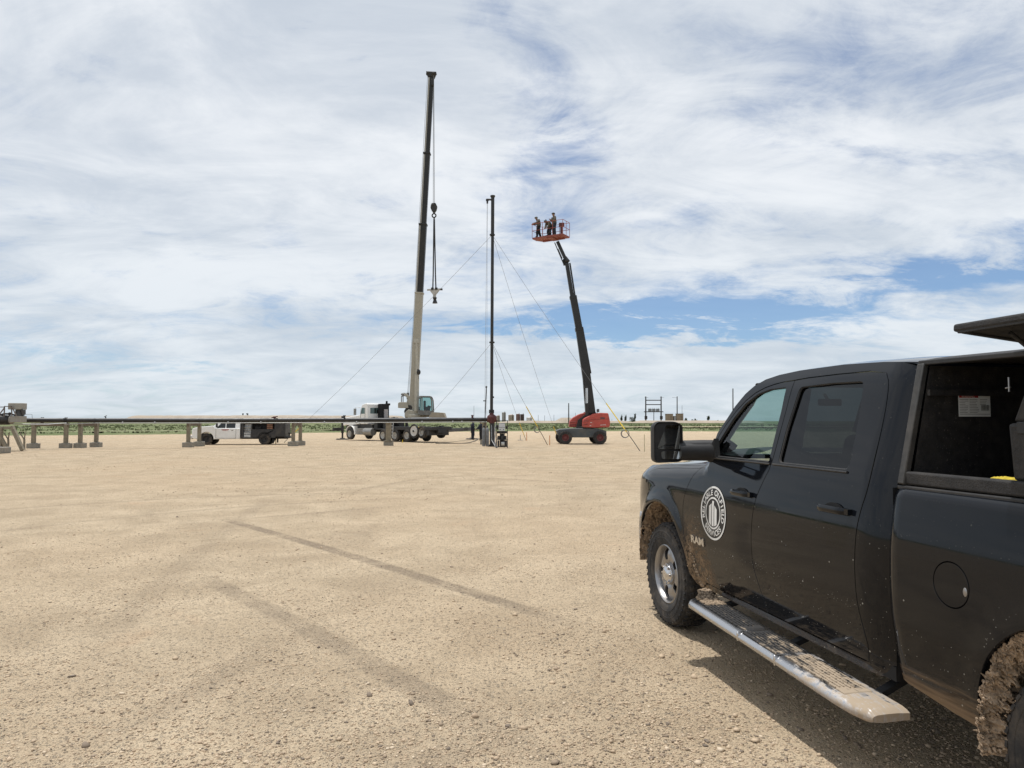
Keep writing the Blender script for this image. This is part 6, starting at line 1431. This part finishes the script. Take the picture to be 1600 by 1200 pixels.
# ================================================================ far equipment on the horizon
M_pole = mat('weathered_pole', (.045, .038, .034), .9, var=.2); M_tan = mat('tan_cabin', (.25, .195, .135), .8, var=.08, vscale=.6, dirt=.2); M_tank = mat('grey_tank', (.30, .29, .265), .7, var=.1, vscale=.5)
M_btank = mat('brown_tank', (.155, .085, .07), .8, var=.1, vscale=.5); M_tan2 = mat('tan_tank', (.38, .30, .24), .8, var=.06, vscale=.5)
FD = 300.
def pole(u, vt_, d, label, r=.22, arm=None, vb=657.4):
    a = W(u, vb, d); b = W(u, vt_, d); p = empty('utility_pole', (a.x, d, .3), 0, label, 'utility pole'); mb = mbw(p); mb.tube((a.x, d, .3), b, r, r*.75, 10); mb.build('pole', M_pole, p)
    if arm: mb = mbw(p); mb.bar(W(u+arm[0], vt_+arm[1], d), W(u, vt_+arm[1]+.5, d), .08, .08); mb.build('lamp_arm', M_pole, p)
    return p
pole(1058, 619.5, FD, 'tall pole standing in front of the right tan cabin', .25, (-8, 1.5)); pole(1145.2, 607, 240, 'lone dark pole rising beside the pickup windshield', .22)
pole(888.6, 629.8, 260, 'pole rising behind the left cover of the boom lift', .22)
for (u, vt_, lb) in ((841, 648.5, 'short thin pole left of the lift, nearest the tanks'), (851, 649, 'second short thin pole from the tanks'), (865.5, 648, 'short thin pole over the sand heap'), (899, 645, 'short thin pole half hidden by the lift cover'), (740.5, 634, 'thin far mast between crane and stack'), (1065.7, 633.5, 'thin whip mast beside the right tan cabin'), (956, 655, 'tiny far post right of the boom lift')):
    pole(u, vt_, FD, lb, .075)
hf_ = empty('transformer_structure', (W(1021, 657, FD).x, FD, .3), 0, 'tall H-shaped timber frame carrying three transformers on the horizon', 'power structure')
hw_ = lambda u, v, d=FD: W(u, v, d)
for u in (1009, 1033):
    mb = mbw(hf_); mb.tube(hw_(u, 658), hw_(u, 619.5), .32, .24, 10); mb.build('pole', M_pole, hf_); mb = mbw(hf_); mb.tube(hw_(u+.3, 650), hw_(u+.3, 655), .60, n=12); mb.build('equipment_can', M_pole, hf_); mb = mbw(hf_); mb.bar(hw_(u-2, 620.6), hw_(u+4, 621), .10, .10); mb.build('insulator_arm', M_pole, hf_)
mb = mbw(hf_)
for v, a, b in ((625.4, 1009, 1033), (632.2, 1009, 1033), (643.4, 1006.2, 1036.5)): mb.bar(hw_(a, v, FD-.3), hw_(b, v, FD-.3), .32, .36)
mb.tube(hw_(1021.6, 658), hw_(1021.6, 643), .15, .13, 10); mb.build('crossbeam', M_pole, hf_)
for u in (1015.5, 1021.6, 1027.8): 
    mb = mbw(hf_); mb.tube(hw_(u, 643), hw_(u, 638.8), .75, n=14); mb.tube(hw_(u-1, 639), hw_(u-1.6, 637.2), .08); mb.tube(hw_(u+1, 639), hw_(u+1.6, 637.2), .08); mb.build('transformer', mat('transformer_grey', (.20, .21, .215), .6), hf_)
def cabin(u0, u1, vt_, d, label, m, cat='cabin', door=True):
    a = W(u0, vt_, d); b = W(u1, 657.8, d); c = empty('equipment_cabin', ((a.x+b.x)/2, d, .3), 0, label, cat); w_ = b.x-a.x; h = a.z-.3; mb = MB(); mb.box((0, 0, h/2), (w_, 2.4, h)); mb.build('walls', m, c, bevel=.03); mb = MB(); mb.box((0, 0, h+.05), (w_+.2, 2.6, .12)); mb.build('roof', mat('brown_roof', (.13, .10, .075), .8), c)
    if door: mb = MB(); mb.box((w_*.2, -1.21, h*.42), (.6, .04, h*.8)); mb.build('door', mat('brown_door', (.19, .15, .11), .8), c, bevel=.01)
cabin(1040.2, 1050.8, 647, FD, 'left tan cabin right of the transformer frame', M_tan); cabin(1056.6, 1066.8, 646.6, FD, 'right tan cabin with the tall pole in front', M_tan); cabin(1052, 1055.6, 650.4, FD, 'small grey cabinet between the two tan cabins', mat('grey_cabinet', (.26, .25, .24), .7), 'cabinet', False)
def tank(u0, u1, vt_, d, label, m, rail=False, cone=True):
    a = W(u0, vt_, d); b = W(u1, 657.6, d); r = (b.x-a.x)/2; c = empty('storage_tank', ((a.x+b.x)/2, d, .3), 0, label, 'storage tank'); h = a.z-.3; mb = MB(); mb.lathe([(r, 0), (r, h), (r*.96, h+.04), (.05, h+(.25*r if cone else .05)), (0, h+(.25*r if cone else .05))], (0, 0, 0), (0, 0, 1), 28); mb.build('shell', m, c)
    mb = MB()
    for z in (h*.33, h*.66): mb.torus((0, 0, z), (0, 0, 1), r+.01, .03, 28, 4)
    mb.build('hoop', m, c); mb = MB(); mb.tube((r*.4, -r*.95, 0), (r*.4, -r*.95, h+.5), .05); mb.tube((r*.55, -r*.9, 0), (r*.55, -r*.9, h+.5), .05); mb.build('ladder', M_pole, c)
tank(775.5, 781.2, 649.6, FD+20, 'small tan tank just behind the control rack', M_tan2); tank(784.2, 790.4, 644.6, FD, 'tallest grey tank behind the control rack', M_tank); tank(794.2, 803.4, 648.6, FD+12, 'tan tank between the grey and brown tanks', M_tan2)
tank(806.2, 812.8, 647.3, FD, 'left brown tank of the pair on the horizon', M_btank); tank(813, 819, 647.3, FD+4, 'right darker brown tank of the pair on the horizon', mat('dark_brown_tank', (.085, .055, .05), .8), cone=False)
tank(822.5, 832, 652.5, FD, 'low white tank right of the brown pair', mat('white_tank', (.56, .54, .50), .6))
M_leaf = mat('scrub_leaf', (.035, .048, .022), .9, var=.4, vscale=3)
def shrub(u, vt_, wpx, d, label, seed, trunk=False, vb=657.6):
    a = W(u, vb, d); h = W(u, vt_, d).z-.4; w_ = wpx/F*d; s = empty('shrub' if not trunk else 'tree', (a.x, d, .4), 0, label, 'shrub' if not trunk else 'tree'); rr = random.Random(seed); mb = MB(); mt = MB()
    for k in range(5): t = rr.uniform(0, 6.28); mt.path([(0, 0, -.3), (.15*w_*cos(t), .15*w_*sin(t), h*.4), (.35*w_*cos(t), .3*w_*sin(t), h*.8)], [.07, .05, .02], 5)
    cl = [(rr.uniform(-.4, .4)*w_, rr.uniform(-.4, .4)*w_, h*(rr.uniform(.55, .9) if trunk else rr.uniform(.25, .8))) for _ in range(9)]
    for k in range(420):
        c = rr.choice(cl); p = Vector(c)+Vector([rr.gauss(0, .13*w_), rr.gauss(0, .13*w_), rr.gauss(0, .10*h)]); sz = rr.uniform(.09, .24); n_ = Vector([rr.gauss(0, 1) for _ in range(3)]).normalized(); t1 = n_.orthogonal().normalized()*sz; t2 = n_.cross(t1).normalized()*sz*.6
        mb.add([p-t1, p+t2, p+t1, p-t2], [(0, 1, 2, 3)])
    mt.build('trunk', M_pole, s); mb.build('crown', M_leaf, s, 0, fixn=False)
for i, (u, vt_, wp, lb, tr) in enumerate([(1071.5, 652, 5, 'dark shrub just right of the tan cabins', False), (1084.5, 653.5, 7, 'low dark shrub second from the tan cabins', False), (1107, 650.5, 3.5, 'small upright tree left of the lone dark pole', True), (1120, 655, 7, 'low scrub left of the lone dark pole', False), (988, 650.5, 8, 'dark ragged shrub right of the boom lift', False), (971, 649.5, 3, 'thin upright tree right of the boom lift', True), (977.5, 650, 2.5, 'second thin upright tree right of the boom lift', True), (992, 648, 2.5, 'thin tree at the left of the transformer frame', True)]):
    shrub(u, vt_, wp, FD-4, lb, 20+i, tr)
